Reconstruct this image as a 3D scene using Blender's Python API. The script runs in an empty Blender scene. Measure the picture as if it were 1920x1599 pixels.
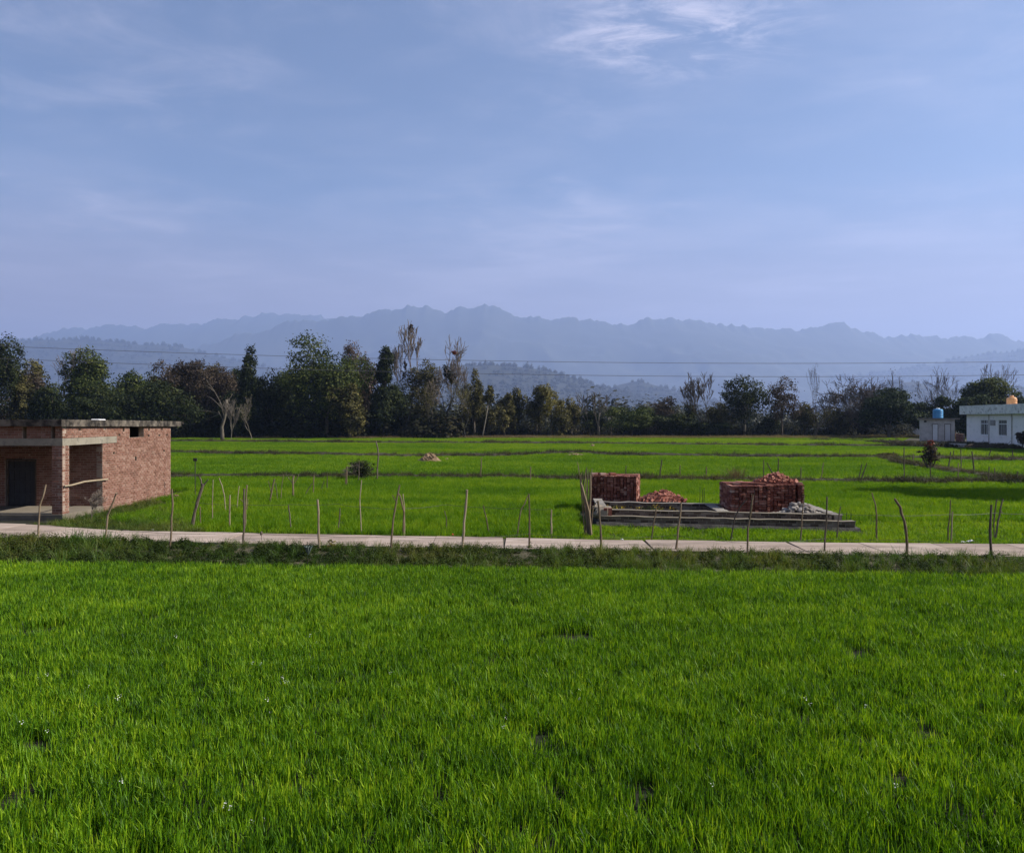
import bpy, math, random
import numpy as np
from mathutils import Vector, Matrix, Euler

random.seed(11)
RNG = np.random.default_rng(7)
scene = bpy.context.scene
COL = scene.collection
R = math.radians

# ------------------------------------------------------------------ camera, sky, sun, exposure
CAM_Z = 3.2
FPX = 1500.0                      # focal length in photo pixels (photo 1920 wide)
HOR = 786.0                       # photo row of the horizon
cam_d = bpy.data.cameras.new('camera')
cam = bpy.data.objects.new('camera', cam_d)
COL.objects.link(cam)
cam.location = (0, 0, CAM_Z)
cam.rotation_euler = (R(90), 0, 0)
cam_d.sensor_width = 36.0
cam_d.lens = 36.0 * FPX / 1920.0
cam_d.shift_y = -(799.5 - HOR) / 1920.0
cam_d.clip_start = 0.1
cam_d.clip_end = 30000
scene.camera = cam

SUN_EL, SUN_AZ = 40.0, 91.0       # azimuth measured from +Y (away from the camera) towards +X (right)
world = bpy.data.worlds.new('World')
scene.world = world
world.use_nodes = True
SKY_STRENGTH = 0.056

sun_d = bpy.data.lights.new('sun', 'SUN')
sun_d.energy = 5.0
sun_d.angle = R(0.5)
sun_d.color = (1.0, 0.93, 0.82)
sun = bpy.data.objects.new('sun', sun_d)
COL.objects.link(sun)
sdir = Vector((math.sin(R(SUN_AZ)) * math.cos(R(SUN_EL)), math.cos(R(SUN_AZ)) * math.cos(R(SUN_EL)), math.sin(R(SUN_EL))))
sun.rotation_euler = sdir.to_track_quat('Z', 'Y').to_euler()

scene.view_settings.view_transform = 'Standard'
scene.view_settings.look = 'None'
scene.view_settings.exposure = 1.0
scene.view_settings.gamma = 1.0
scene.view_settings.use_curve_mapping = False
scene.render.engine = 'CYCLES'
scene.cycles.use_denoising = True
try:
    scene.cycles.denoiser = 'OPENIMAGEDENOISE'
    scene.cycles.denoising_input_passes = 'RGB_ALBEDO_NORMAL'
except Exception:
    pass
scene.cycles.max_bounces = 6
scene.cycles.diffuse_bounces = 3
scene.cycles.glossy_bounces = 2
scene.cycles.transmission_bounces = 4
scene.cycles.volume_bounces = 1
scene.cycles.transparent_max_bounces = 8
scene.cycles.caustics_reflective = False
scene.cycles.caustics_refractive = False


def build_world():
    nt = world.node_tree
    n, l = nt.nodes, nt.links
    n.clear()
    out = n.new('ShaderNodeOutputWorld')
    bg = n.new('ShaderNodeBackground')
    bg.inputs['Strength'].default_value = SKY_STRENGTH
    sky = n.new('ShaderNodeTexSky')
    sky.sky_type = 'NISHITA'
    sky.sun_disc = False
    sky.sun_elevation = R(SUN_EL)
    sky.sun_rotation = R(SUN_AZ)
    sky.altitude = 300
    sky.air_density = 1.0
    sky.dust_density = 1.0
    sky.ozone_density = 4.0
    # thin cirrus: noise on a cloud plane overhead
    tc = n.new('ShaderNodeTexCoord')
    sep = n.new('ShaderNodeSeparateXYZ')
    l.new(tc.outputs['Generated'], sep.inputs[0])
    mx = n.new('ShaderNodeMath'); mx.operation = 'MAXIMUM'; mx.inputs[1].default_value = 0.04
    l.new(sep.outputs['Z'], mx.inputs[0])
    dv = n.new('ShaderNodeVectorMath'); dv.operation = 'DIVIDE'
    cmb = n.new('ShaderNodeCombineXYZ')
    for k in 'XYZ':
        l.new(mx.outputs[0], cmb.inputs[k])
    l.new(tc.outputs['Generated'], dv.inputs[0]); l.new(cmb.outputs[0], dv.inputs[1])

    def noise(scale, detail, rough, loc, scl, rotz=0, dist=0.0):
        mp = n.new('ShaderNodeMapping')
        mp.inputs['Location'].default_value = loc
        mp.inputs['Scale'].default_value = scl
        mp.inputs['Rotation'].default_value = (0, 0, rotz)
        l.new(dv.outputs[0], mp.inputs[0])
        t = n.new('ShaderNodeTexNoise')
        t.inputs['Scale'].default_value = scale
        t.inputs['Detail'].default_value = detail
        t.inputs['Roughness'].default_value = rough
        t.inputs['Distortion'].default_value = dist
        l.new(mp.outputs[0], t.inputs['Vector'])
        return t.outputs['Fac']

    def ramp(src, a, b):
        m = n.new('ShaderNodeMapRange'); m.interpolation_type = 'SMOOTHSTEP'
        m.inputs['From Min'].default_value = a; m.inputs['From Max'].default_value = b
        l.new(src, m.inputs['Value'])
        return m.outputs[0]

    def mul(a, b):
        m = n.new('ShaderNodeMath'); m.operation = 'MULTIPLY'
        for i, v in enumerate((a, b)):
            if isinstance(v, (int, float)): m.inputs[i].default_value = v
            else: l.new(v, m.inputs[i])
        return m.outputs[0]

    def add(a, b):
        m = n.new('ShaderNodeMath'); m.operation = 'ADD'; m.use_clamp = True
        l.new(a, m.inputs[0]); l.new(b, m.inputs[1])
        return m.outputs[0]
    wisp = ramp(noise(2.6, 8, 0.62, (3.1, 1.7, 0), (1.0, 1.15, 1), R(-25), 0.5), 0.38, 0.82)
    patch = ramp(noise(0.8, 3, 0.5, (4.9, 2.2, 0), (1, 1, 1)), 0.40, 0.62)
    veil = ramp(noise(1.5, 6, 0.6, (1.2, 9.1, 0), (1.0, 1.3, 1), R(15), 0.4), 0.42, 0.75)
    # one denser wisp overhead, at its own place on the cloud plane
    dist = n.new('ShaderNodeVectorMath'); dist.operation = 'DISTANCE'
    ms = n.new('ShaderNodeMapping'); ms.inputs['Scale'].default_value = (1.0, 1.25, 0.0)
    l.new(dv.outputs[0], ms.inputs[0]); l.new(ms.outputs[0], dist.inputs[0])
    dist.inputs[1].default_value = (0.42, 2.08 * 1.25, 0)
    core = ramp(dist.outputs['Value'], 0.5, 0.06)
    fine = ramp(noise(4.2, 9, 0.68, (0.4, 5.2, 0), (1.0, 1.7, 1), R(-35), 0.5), 0.40, 0.72)
    cl = add(add(mul(mul(wisp, patch), 0.30), mul(veil, 0.10)), mul(mul(core, fine), 0.75))
    low = mul(mul(ramp(noise(0.75, 5, 0.55, (8.2, 3.3, 0), (1.0, 1.2, 1), R(10), 0.3), 0.42, 0.72), ramp(sep.outputs['Z'], 0.36, 0.16)), 0.28)
    cl = add(cl, low)
    hz = ramp(sep.outputs['Z'], 0.02, 0.22)
    cl = mul(cl, hz)
    # thin high veil, optically thicker towards the horizon all round
    hv = mul(ramp(sep.outputs['Z'], 0.28, 0.06), 0.85)
    mv = n.new('ShaderNodeMix'); mv.data_type = 'RGBA'
    l.new(hv, mv.inputs['Factor']); l.new(sky.outputs[0], mv.inputs['A'])
    mv.inputs['B'].default_value = (4.8, 3.0, 2.4, 1)
    mix = n.new('ShaderNodeMix'); mix.data_type = 'RGBA'
    l.new(cl, mix.inputs['Factor'])
    l.new(mv.outputs['Result'], mix.inputs['A'])
    mix.inputs['B'].default_value = (8.6, 8.0, 9.2, 1)
    l.new(mix.outputs['Result'], bg.inputs['Color'])
    l.new(bg.outputs[0], out.inputs['Surface'])


build_world()


# ------------------------------------------------------------------ helpers
def P(px, py, d):
    """photo pixel + distance -> point in the place"""
    return Vector(((px - 960.0) / FPX * d, d, CAM_Z + (HOR - py) / FPX * d))


def gd(py, z=0.0):
    """distance of a ground point of height z seen at photo row py"""
    return (CAM_Z - z) * FPX / (py - HOR)


def tag(o, label=None, cat=None, group=None, kind=None):
    if label: o['label'] = label
    if cat: o['category'] = cat
    if group: o['group'] = group
    if kind: o['kind'] = kind
    return o


def empty(name, loc):
    o = bpy.data.objects.new(name, None)
    o.location = loc
    o.empty_display_size = 0.3
    COL.objects.link(o)
    return o


def link(name, me, parent=None, loc=(0, 0, 0)):
    o = bpy.data.objects.new(name, me)
    COL.objects.link(o)
    if parent: o.parent = parent
    o.location = loc
    return o


class MB:
    """collects faces and builds one mesh object"""
    def __init__(self):
        self.V, self.F, self.T = [], [], []

    def add(self, vs, fs, tint=0.0):
        b = len(self.V)
        self.V += [tuple(v) for v in vs]
        self.F += [tuple(i + b for i in f) for f in fs]
        self.T += [tint] * len(vs)

    def box(self, c, s, rz=0.0, tint=0.0, j=0.0, M=None):
        hx, hy, hz = s[0] / 2, s[1] / 2, s[2] / 2
        vs = [Vector((x, y, z)) for z in (-hz, hz) for y in (-hy, hy) for x in (-hx, hx)]
        if j: vs = [v + Vector((random.uniform(-j, j), random.uniform(-j, j), random.uniform(-j, j))) for v in vs]
        if M is None: M = Matrix.Rotation(rz, 3, 'Z')
        c = Vector(c)
        vs = [M @ v + c for v in vs]
        self.add(vs, [(0, 2, 3, 1), (4, 5, 7, 6), (0, 1, 5, 4), (2, 6, 7, 3), (0, 4, 6, 2), (1, 3, 7, 5)], tint)

    def prism(self, poly, z0, z1, tint=0.0):
        n = len(poly)
        vs = [(x, y, z0) for x, y in poly] + [(x, y, z1) for x, y in poly]
        fs = [tuple(range(n - 1, -1, -1)), tuple(range(n, 2 * n))]
        fs += [(i, (i + 1) % n, (i + 1) % n + n, i + n) for i in range(n)]
        self.add(vs, fs, tint)

    def tube(self, pts, rad, sides=6, tint=0.0, cap=True):
        pts = [Vector(p) for p in pts]
        n = len(pts)
        b = len(self.V)
        for i, p in enumerate(pts):
            t = (pts[min(i + 1, n - 1)] - pts[max(i - 1, 0)])
            if t.length < 1e-9: t = Vector((0, 0, 1))
            t.normalize()
            a = t.cross(Vector((0.31, 0.95, 0.05)))
            if a.length < 1e-3: a = t.cross(Vector((1, 0, 0)))
            a.normalize(); c = t.cross(a)
            r = rad[i] if hasattr(rad, '__len__') else rad
            for k in range(sides):
                an = 2 * math.pi * k / sides
                q = p + (a * math.cos(an) + c * math.sin(an)) * r
                self.V.append((q.x, q.y, q.z)); self.T.append(tint)
        for i in range(n - 1):
            for k in range(sides):
                k2 = (k + 1) % sides
                self.F.append((b + i * sides + k, b + i * sides + k2, b + (i + 1) * sides + k2, b + (i + 1) * sides + k))
        if cap:
            self.F.append(tuple(b + k for k in range(sides - 1, -1, -1)))
            self.F.append(tuple(b + (n - 1) * sides + k for k in range(sides)))

    def lathe(self, c, prof, sides=20, tint=0.0):
        b = len(self.V)
        for r, z in prof:
            for k in range(sides):
                an = 2 * math.pi * k / sides
                self.V.append((c[0] + r * math.cos(an), c[1] + r * math.sin(an), c[2] + z)); self.T.append(tint)
        for i in range(len(prof) - 1):
            for k in range(sides):
                k2 = (k + 1) % sides
                self.F.append((b + i * sides + k, b + i * sides + k2, b + (i + 1) * sides + k2, b + (i + 1) * sides + k))
        self.F.append(tuple(b + k for k in range(sides - 1, -1, -1)))
        self.F.append(tuple(b + (len(prof) - 1) * sides + k for k in range(sides)))

    def rock(self, c, s, tint=0.0, seed=0):
        rr = random.Random(seed)
        rings = [(-.85, .5), (-.35, .95), (.3, .98), (.8, .55)]
        vs = [(0, 0, -1)]
        for z, r in rings:
            for k in range(7):
                a = 2 * math.pi * (k + rr.uniform(-.2, .2)) / 7
                q = r * rr.uniform(.82, 1.12)
                vs.append((q * math.cos(a), q * math.sin(a), z * rr.uniform(.85, 1.1)))
        vs.append((0, 0, rr.uniform(.85, 1.05)))
        M = Euler((rr.uniform(-.4, .4), rr.uniform(-.4, .4), rr.uniform(0, 6.3))).to_matrix()
        vs = [M @ Vector((v[0] * s[0], v[1] * s[1], v[2] * s[2])) + Vector(c) for v in vs]
        fs = [(0, 1 + (k + 1) % 7, 1 + k) for k in range(7)]
        for i in range(3):
            for k in range(7):
                k2 = (k + 1) % 7
                fs.append((1 + i * 7 + k, 1 + i * 7 + k2, 8 + i * 7 + k2, 8 + i * 7 + k))
        L = len(vs) - 1
        fs += [(22 + k, 22 + (k + 1) % 7, L) for k in range(7)]
        self.add(vs, fs, tint)

    def build(self, name, mat, parent=None, origin=None, smooth=False):
        org = Vector(origin) if origin is not None else (parent.location.copy() if parent else Vector((0, 0, 0)))
        if parent is not None and parent.parent is not None and origin is None:
            org = parent.location + parent.parent.location
        me = bpy.data.meshes.new(name)
        me.from_pydata([(v[0] - org.x, v[1] - org.y, v[2] - org.z) for v in self.V], [], self.F)
        a = me.attributes.new('tint', 'FLOAT', 'POINT')
        a.data.foreach_set('value', np.array(self.T, dtype=np.float32))
        me.materials.append(mat)
        if smooth:
            me.polygons.foreach_set('use_smooth', [True] * len(me.polygons))
        me.update()
        o = link(name, me, parent)
        if parent is None: o.location = org
        return o


def np_mesh(name, V, k, tint, mat, smooth=False):
    """mesh of separate k-gons from an (m*k,3) array"""
    V = np.ascontiguousarray(V, dtype=np.float32)
    nv = len(V); m = nv // k
    me = bpy.data.meshes.new(name)
    me.vertices.add(nv); me.vertices.foreach_set('co', V.ravel())
    me.loops.add(nv); me.loops.foreach_set('vertex_index', np.arange(nv, dtype=np.int32))
    me.polygons.add(m)
    me.polygons.foreach_set('loop_start', np.arange(0, nv, k, dtype=np.int32))
    a = me.attributes.new('tint', 'FLOAT', 'POINT')
    a.data.foreach_set('value', np.ascontiguousarray(tint, dtype=np.float32))
    me.materials.append(mat)
    me.update(calc_edges=True)
    me.validate()
    return me


def grid_mesh(name, X, Y, Z, mat, smooth=True):
    ny, nx = X.shape
    V = np.stack([X, Y, Z], -1).reshape(-1, 3).astype(np.float32)
    ii = np.arange(nx - 1)[None, :] + nx * np.arange(ny - 1)[:, None]
    F = np.stack([ii, ii + 1, ii + 1 + nx, ii + nx], -1).reshape(-1, 4).astype(np.int32)
    me = bpy.data.meshes.new(name)
    me.vertices.add(len(V)); me.vertices.foreach_set('co', V.ravel())
    me.loops.add(F.size); me.loops.foreach_set('vertex_index', F.ravel())
    me.polygons.add(len(F)); me.polygons.foreach_set('loop_start', np.arange(0, F.size, 4, dtype=np.int32))
    me.polygons.foreach_set('use_smooth', np.full(len(F), smooth))
    me.materials.append(mat)
    me.update(calc_edges=True); me.validate()
    return me


def vnoise(x, y, seed=0):
    """smooth value noise, numpy"""
    x = np.asarray(x, float); y = np.asarray(y, float)
    xi = np.floor(x).astype(np.int64); yi = np.floor(y).astype(np.int64)
    xf = x - xi; yf = y - yi
    def h(a, b):
        n = (a * 374761393 + b * 668265263 + seed * 1442695041) & 0xffffffff
        n = ((n ^ (n >> 13)) * 1274126177) & 0xffffffff
        return ((n ^ (n >> 16)) & 0xffff) / 65535.0
    u = xf * xf * (3 - 2 * xf); v = yf * yf * (3 - 2 * yf)
    return (h(xi, yi) * (1 - u) + h(xi + 1, yi) * u) * (1 - v) + (h(xi, yi + 1) * (1 - u) + h(xi + 1, yi + 1) * u) * v


def fbm(x, y, seed=0, oct=4, g=0.5):
    s = 0; a = 1; t = 0
    for i in range(oct):
        s = s + a * vnoise(np.asarray(x) * 2 ** i, np.asarray(y) * 2 ** i, seed + i * 17); t += a; a *= g
    return s / t


# ------------------------------------------------------------------ materials
def new_mat(name):
    m = bpy.data.materials.new(name); m.use_nodes = True
    nt = m.node_tree; nt.nodes.clear()
    out = nt.nodes.new('ShaderNodeOutputMaterial')
    return m, nt.nodes, nt.links, out


def ramp_node(n, cols, pos=None):
    r = n.new('ShaderNodeValToRGB')
    e = r.color_ramp.elements
    while len(e) < len(cols): e.new(0.5)
    for i, c in enumerate(cols):
        e[i].position = pos[i] if pos else i / max(1, len(cols) - 1)
        e[i].color = (c[0], c[1], c[2], 1)
    return r


def solid(name, cols, scale=4.0, rough=0.8, bump=0.2, detail=6, tint_w=0.0, rand_w=0.0, spec=0.3, pos=None, stretch=(1, 1, 1), bdist=0.01, metallic=0.0, stain=None):
    """procedural surface: noise through a colour ramp, fine bump"""
    m, n, l, out = new_mat(name)
    b = n.new('ShaderNodeBsdfPrincipled')
    b.inputs['Roughness'].default_value = rough
    b.inputs['Specular IOR Level'].default_value = spec
    b.inputs['Metallic'].default_value = metallic
    tc = n.new('ShaderNodeNewGeometry')
    mp = n.new('ShaderNodeMapping'); mp.inputs['Scale'].default_value = stretch
    l.new(tc.outputs['Position'], mp.inputs[0])
    t = n.new('ShaderNodeTexNoise'); t.inputs['Scale'].default_value = scale; t.inputs['Detail'].default_value = detail
    t.inputs['Roughness'].default_value = 0.6
    l.new(mp.outputs[0], t.inputs['Vector'])
    fac = t.outputs['Fac']
    if tint_w or rand_w:
        # one value per piece: per-brick attribute on joined pieces, object random on single ones
        at = n.new('ShaderNodeAttribute'); at.attribute_name = 'tint'
        oi = n.new('ShaderNodeObjectInfo')
        ad = n.new('ShaderNodeMath'); ad.operation = 'ADD'
        l.new(at.outputs['Fac'], ad.inputs[0]); l.new(oi.outputs['Random'], ad.inputs[1])
        fr = n.new('ShaderNodeMath'); fr.operation = 'FRACT'; l.new(ad.outputs[0], fr.inputs[0])
        w = max(tint_w, rand_w)
        q = n.new('ShaderNodeMath'); q.operation = 'MULTIPLY_ADD'
        l.new(fr.outputs[0], q.inputs[0]); q.inputs[1].default_value = w; l.new(fac, q.inputs[2])
        q2 = n.new('ShaderNodeMath'); q2.operation = 'SUBTRACT'; l.new(q.outputs[0], q2.inputs[0]); q2.inputs[1].default_value = w / 2
        fac = q2.outputs[0]
    r = ramp_node(n, cols, pos or [0.25 + 0.5 * i / max(1, len(cols) - 1) for i in range(len(cols))])
    l.new(fac, r.inputs[0])
    colout = r.outputs[0]
    if stain:
        t3 = n.new('ShaderNodeTexNoise'); t3.inputs['Scale'].default_value = stain[1]; t3.inputs['Detail'].default_value = 8
        t3.inputs['Roughness'].default_value = 0.65
        l.new(mp.outputs[0], t3.inputs['Vector'])
        mr = n.new('ShaderNodeMapRange'); mr.inputs['From Min'].default_value = stain[2]; mr.inputs['From Max'].default_value = stain[3]
        l.new(t3.outputs['Fac'], mr.inputs['Value'])
        mx = n.new('ShaderNodeMix'); mx.data_type = 'RGBA'
        l.new(mr.outputs[0], mx.inputs['Factor']); l.new(colout, mx.inputs['A'])
        mx.inputs['B'].default_value = (*stain[0], 1)
        colout = mx.outputs['Result']
    l.new(colout, b.inputs['Base Color'])
    if bump:
        t2 = n.new('ShaderNodeTexNoise'); t2.inputs['Scale'].default_value = scale * 6; t2.inputs['Detail'].default_value = 5
        l.new(mp.outputs[0], t2.inputs['Vector'])
        bn = n.new('ShaderNodeBump'); bn.inputs['Strength'].default_value = bump; bn.inputs['Distance'].default_value = bdist
        l.new(t2.outputs['Fac'], bn.inputs['Height'])
        l.new(bn.outputs[0], b.inputs['Normal'])
    l.new(b.outputs[0], out.inputs['Surface'])
    return m


def leafmat(name, cols, transl=0.35, inst=0.6, geo=0.4, gloss=0.25, rough=0.5, tgain=1.5, pos=None):
    """leaf: colour from per-leaf and per-clump variation, light passes through"""
    m, n, l, out = new_mat(name)
    ai = n.new('ShaderNodeAttribute'); ai.attribute_name = 'ctint'; ai.attribute_type = 'INSTANCER'
    ag = n.new('ShaderNodeAttribute'); ag.attribute_name = 'tint'
    q1 = n.new('ShaderNodeMath'); q1.operation = 'MULTIPLY'; q1.inputs[1].default_value = inst
    l.new(ai.outputs['Fac'], q1.inputs[0])
    q2 = n.new('ShaderNodeMath'); q2.operation = 'MULTIPLY_ADD'; q2.inputs[1].default_value = geo
    l.new(ag.outputs['Fac'], q2.inputs[0]); l.new(q1.outputs[0], q2.inputs[2])
    r = ramp_node(n, cols, pos)
    l.new(q2.outputs[0], r.inputs[0])
    b = n.new('ShaderNodeBsdfPrincipled')
    b.inputs['Roughness'].default_value = rough
    b.inputs['Specular IOR Level'].default_value = gloss
    l.new(r.outputs[0], b.inputs['Base Color'])
    tr = n.new('ShaderNodeBsdfTranslucent')
    g = n.new('ShaderNodeMix'); g.data_type = 'RGBA'; g.blend_type = 'MULTIPLY'; g.inputs['Factor'].default_value = 1
    l.new(r.outputs[0], g.inputs['A']); g.inputs['B'].default_value = (tgain * 1.05, tgain, tgain * 0.5, 1)
    g.clamp_result = False
    l.new(g.outputs['Result'], tr.inputs['Color'])
    mx = n.new('ShaderNodeMixShader'); mx.inputs[0].default_value = transl
    l.new(b.outputs[0], mx.inputs[1]); l.new(tr.outputs[0], mx.inputs[2])
    l.new(mx.outputs[0], out.inputs['Surface'])
    return m


M = {}
M['soil'] = solid('soil', [(0.006, 0.007, 0.003), (0.012, 0.013, 0.006), (0.02, 0.019, 0.009)], 0.7, 0.95, 0.6, tint_w=0)
M['verge'] = solid('verge_soil', [(.03, .03, .014), (.06, .052, .028), (.09, .075, .045)], 1.4, 0.95, 0.6)
M['bund'] = solid('bund_soil', [(0.02, 0.018, 0.009), (0.036, 0.031, 0.016), (0.056, 0.046, 0.026)], 1.2, 0.95, 0.7)
M['path'] = solid('path_concrete', [(0.2025, 0.1559, 0.1248), (0.3038, 0.2403, 0.1983), (0.3915, 0.3195, 0.2693)], 1.3, 0.9, 0.35, rand_w=0.35, stretch=(.45, 1.6, 1), stain=((.10, .08, .062), 1.5, .52, .72))
M['bed'] = solid('path_bedding', [(.05, .045, .03), (.09, .08, .06)], 3, 0.95, 0.4)
M['concrete'] = solid('old_concrete', [(.12, .108, .092), (.19, .172, .15), (.26, .24, .21)], 2.0, 0.9, 0.4, stain=((.06, .055, .05), 3.5, .58, .72))
M['roofslab'] = solid('weathered_slab', [(.05, .042, .034), (.12, .10, .08), (.2, .175, .14)], 3.0, 0.9, 0.5, stain=((.016, .013, .011), 3.2, .40, .60))
M['lintel'] = solid('lintel_concrete', [(.17, .15, .115), (.24, .215, .17), (.28, .255, .21)], 2.0, 0.9, 0.3, stain=((.11, .1, .08), 4, .52, .7))
M['mortar'] = solid('mortar', [(0.2346, 0.1808, 0.1417), (0.3323, 0.259, 0.2101)], 5, 0.95, 0.4)
M['brick'] = solid('hut_brick', [(0.126, 0.0574, 0.0376), (0.168, 0.0779, 0.0528), (0.1974, 0.0968, 0.0688), (0.2352, 0.1353, 0.1)], 2.2, 0.9, 0.3, tint_w=0.45, rand_w=0.45, stain=((.29, .2, .16), 3.5, .56, .78))
M['redbrick'] = solid('stacked_brick', [(.085, .026, .018), (.17, .055, .037), (.225, .082, .056), (.29, .14, .105), (.40, .29, .245)], 2.0, 0.9, 0.3, tint_w=0.75, rand_w=0.75, pos=[.1, .4, .6, .8, .98])
M['corebrick'] = solid('inner_brick', [(.02, .008, .006), (.035, .012, .009)], 4, 0.95, 0.2)
M['palebrick'] = solid('broken_brick', [(.14, .04, .027), (.23, .08, .054), (.31, .14, .10)], 3.0, 0.9, 0.3, tint_w=0.6, rand_w=0.6)
M['plinthmortar'] = solid('plinth_mortar', [(0.192, 0.16, 0.1271), (0.304, 0.264, 0.217)], 5, 0.95, 0.4)
M['greybrick'] = solid('plinth_brick', [(.045, .033, .027), (.10, .072, .056), (.15, .115, .092), (.24, .2, .17)], 2.6, 0.95, 0.4, tint_w=0.8, rand_w=0.8, pos=[.15, .45, .7, .95])
M['plinth'] = solid('plinth_plaster', [(.03, .028, .025), (.06, .056, .05), (.11, .102, .092)], 4.5, 0.95, 0.6, bdist=0.03)
M['coping'] = solid('coping_mortar', [(0.128, 0.108, 0.08), (0.188, 0.16, 0.124)], 3, 0.9, 0.4)
M['wood'] = solid('weathered_wood', [(0.072, 0.051, 0.031), (0.144, 0.1054, 0.0651), (0.2232, 0.17, 0.1116)], 6, 0.85, 0.4, stretch=(3, 3, .6), rand_w=0.3)
M['darkwood'] = solid('dark_wood', [(.045, .035, .027), (.09, .07, .052), (.14, .11, .085)], 6, 0.85, 0.4, stretch=(3, 3, .6), rand_w=0.3)
M['palewood'] = solid('pale_wood', [(0.1656, 0.1224, 0.0744), (0.2376, 0.187, 0.124), (0.3024, 0.2448, 0.1674)], 6, 0.85, 0.4, stretch=(3, 3, .6), rand_w=0.3)
M['bark'] = solid('bark', [(.04, .032, .024), (.085, .07, .052), (.12, .10, .08)], 2, 0.9, 0.5)
M['palebark'] = solid('pale_bark', [(0.12, 0.102, 0.078), (0.18, 0.156, 0.12), (0.228, 0.204, 0.168)], 2, 0.9, 0.5)
M['midbark'] = solid('mid_bark', [(0.072, 0.06, 0.0464), (0.112, 0.096, 0.076), (0.152, 0.132, 0.104)], 2, 0.9, 0.5)
M['twig'] = solid('bare_twigs', [(.075, .06, .05), (.12, .098, .08), (.16, .135, .115)], 2, 0.9, 0)
M['palebranch'] = solid('pale_branches', [(0.072, 0.0607, 0.0495), (0.099, 0.0855, 0.0698)], 2, 0.9, 0)
M['door'] = solid('old_door_wood', [(.02, .022, .026), (.04, .042, .048)], 5, 0.7, 0.2)
M['iron'] = solid('dark_iron', [(.02, .02, .02), (.04, .038, .036)], 9, 0.6, 0.1)
M['wire'] = solid('wire', [(.05, .045, .042), (.08, .07, .065)], 20, 0.6, 0)
M['cable'] = solid('cable', [(0.075, 0.075, 0.0875), (0.1, 0.1, 0.1125)], 2, 0.5, 0)
M['whitewall'] = solid('painted_wall', [(0.75, 0.7705, 0.7616), (0.86, 0.86, 0.86), (0.86, 0.86, 0.86)], 1.2, 0.85, 0.15, stain=((.28, .31, .31), 2.5, .58, .8))
M['fascia'] = solid('stained_fascia', [(0.48, 0.5152, 0.517), (0.72, 0.7392, 0.726), (0.816, 0.8176, 0.792)], 1.3, 0.9, 0.2, stain=((.17, .18, .18), 2.6, .5, .7))
M['greywall'] = solid('cement_wall', [(0.338, 0.338, 0.3328), (0.468, 0.455, 0.448), (0.559, 0.546, 0.5376)], 1.6, 0.9, 0.2, stain=((.16, .155, .15), 2, .58, .75))
M['paint'] = solid('white_paint', [(.62, .66, .7), (.75, .78, .8)], 3, 0.6, 0.05)
M['tin'] = solid('grey_tin_door', [(.5, .52, .54), (.62, .64, .66)], 3, 0.5, 0.05)
M['glass'] = solid('dark_glass', [(.008, .009, .011), (.014, .015, .018)], 2, 0.15, 0, spec=0.5)
M['glaucous'] = solid('glaucous_leaf', [(.07, .10, .09), (.12, .15, .14)], 6, 0.7, 0.1)
M['panel'] = solid('grey_panel', [(.18, .18, .2), (.27, .27, .28)], 4, 0.7, 0.1)
M['bluetank'] = solid('blue_plastic', [(.045, .22, .46), (.06, .28, .55)], 3, 0.4, 0)
M['whitelid'] = solid('white_plastic', [(.7, .72, .75), (.8, .8, .8)], 3, 0.4, 0)
M['tantank'] = solid('tan_plastic', [(.5, .24, .1), (.62, .33, .15)], 3, 0.45, 0)
M['stone'] = solid('river_stone', [(.13, .11, .095), (.21, .19, .17), (.32, .295, .27)], 5, 0.85, 0.3, rand_w=0.5)
M['earth'] = solid('dry_earth', [(0.12, 0.078, 0.042), (0.2, 0.135, 0.08), (0.26, 0.19, 0.125)], 2.5, 0.95, 0.8, bdist=0.05)
M['redcloth'] = solid('red_scrap', [(.5, .07, .03), (.62, .12, .06)], 8, 0.7, 0.3)
M['litter'] = solid('white_scrap', [(.6, .6, .6), (.75, .75, .74)], 8, 0.7, 0.3)
M['mountain'] = solid('mountain_slope', [(0.024, 0.029, 0.0211), (0.033, 0.0377, 0.026), (0.045, 0.0452, 0.0322)], 0.004, 0.95, 0, detail=9)
M['hill'] = solid('wooded_slope', [(0.009, 0.0132, 0.0057), (0.0164, 0.0195, 0.0088), (0.0327, 0.0284, 0.0156)], 0.012, 0.95, 0, detail=9)

WHEAT = leafmat('wheat_leaf', [(0.0107, 0.0353, 0.003), (0.0334, 0.0952, 0.003), (0.0942, 0.2107, 0.005), (0.1898, 0.3195, 0.009), (0.3188, 0.4351, 0.02)], 0.34, 0.5, 0.65, 0.2, 0.5, 1.4, pos=[.08, .34, .58, .8, 1.0])
FARWHEAT = leafmat('far_wheat_leaf', [(0.0322, 0.0875, 0.0026), (0.0753, 0.1698, 0.0043), (0.1397, 0.2417, 0.0068), (0.215, 0.288, 0.0136)], 0.42, 0.55, 0.5, 0.12, 0.55, 1.5)
WEED = leafmat('weed_leaf', [(0.0092, 0.0184, 0.0044), (0.0213, 0.0376, 0.0062), (0.0381, 0.0585, 0.01), (0.0648, 0.0669, 0.0156)], 0.3, 0.6, 0.5, 0.1, 0.65)
VERGEGRASS = leafmat('verge_grass', [(0.03, 0.078, 0.0064), (0.055, 0.1092, 0.0096), (0.09, 0.1248, 0.016), (0.15, 0.1456, 0.032)], 0.35, 0.65, 0.4, 0.3, 0.5)
DRYGRASS = leafmat('dry_grass', [(0.014, 0.014, 0.006), (0.034, 0.034, 0.013), (0.062, 0.054, 0.022), (0.11, 0.088, 0.045)], 0.25, 0.6, 0.5, 0.2, 0.6)
BROWNGRASS = leafmat('brown_grass', [(.07, .05, .025), (.12, .085, .045), (.17, .125, .06), (.16, .15, .05)], 0.25, 0.6, 0.5, 0.2, 0.6)
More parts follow.
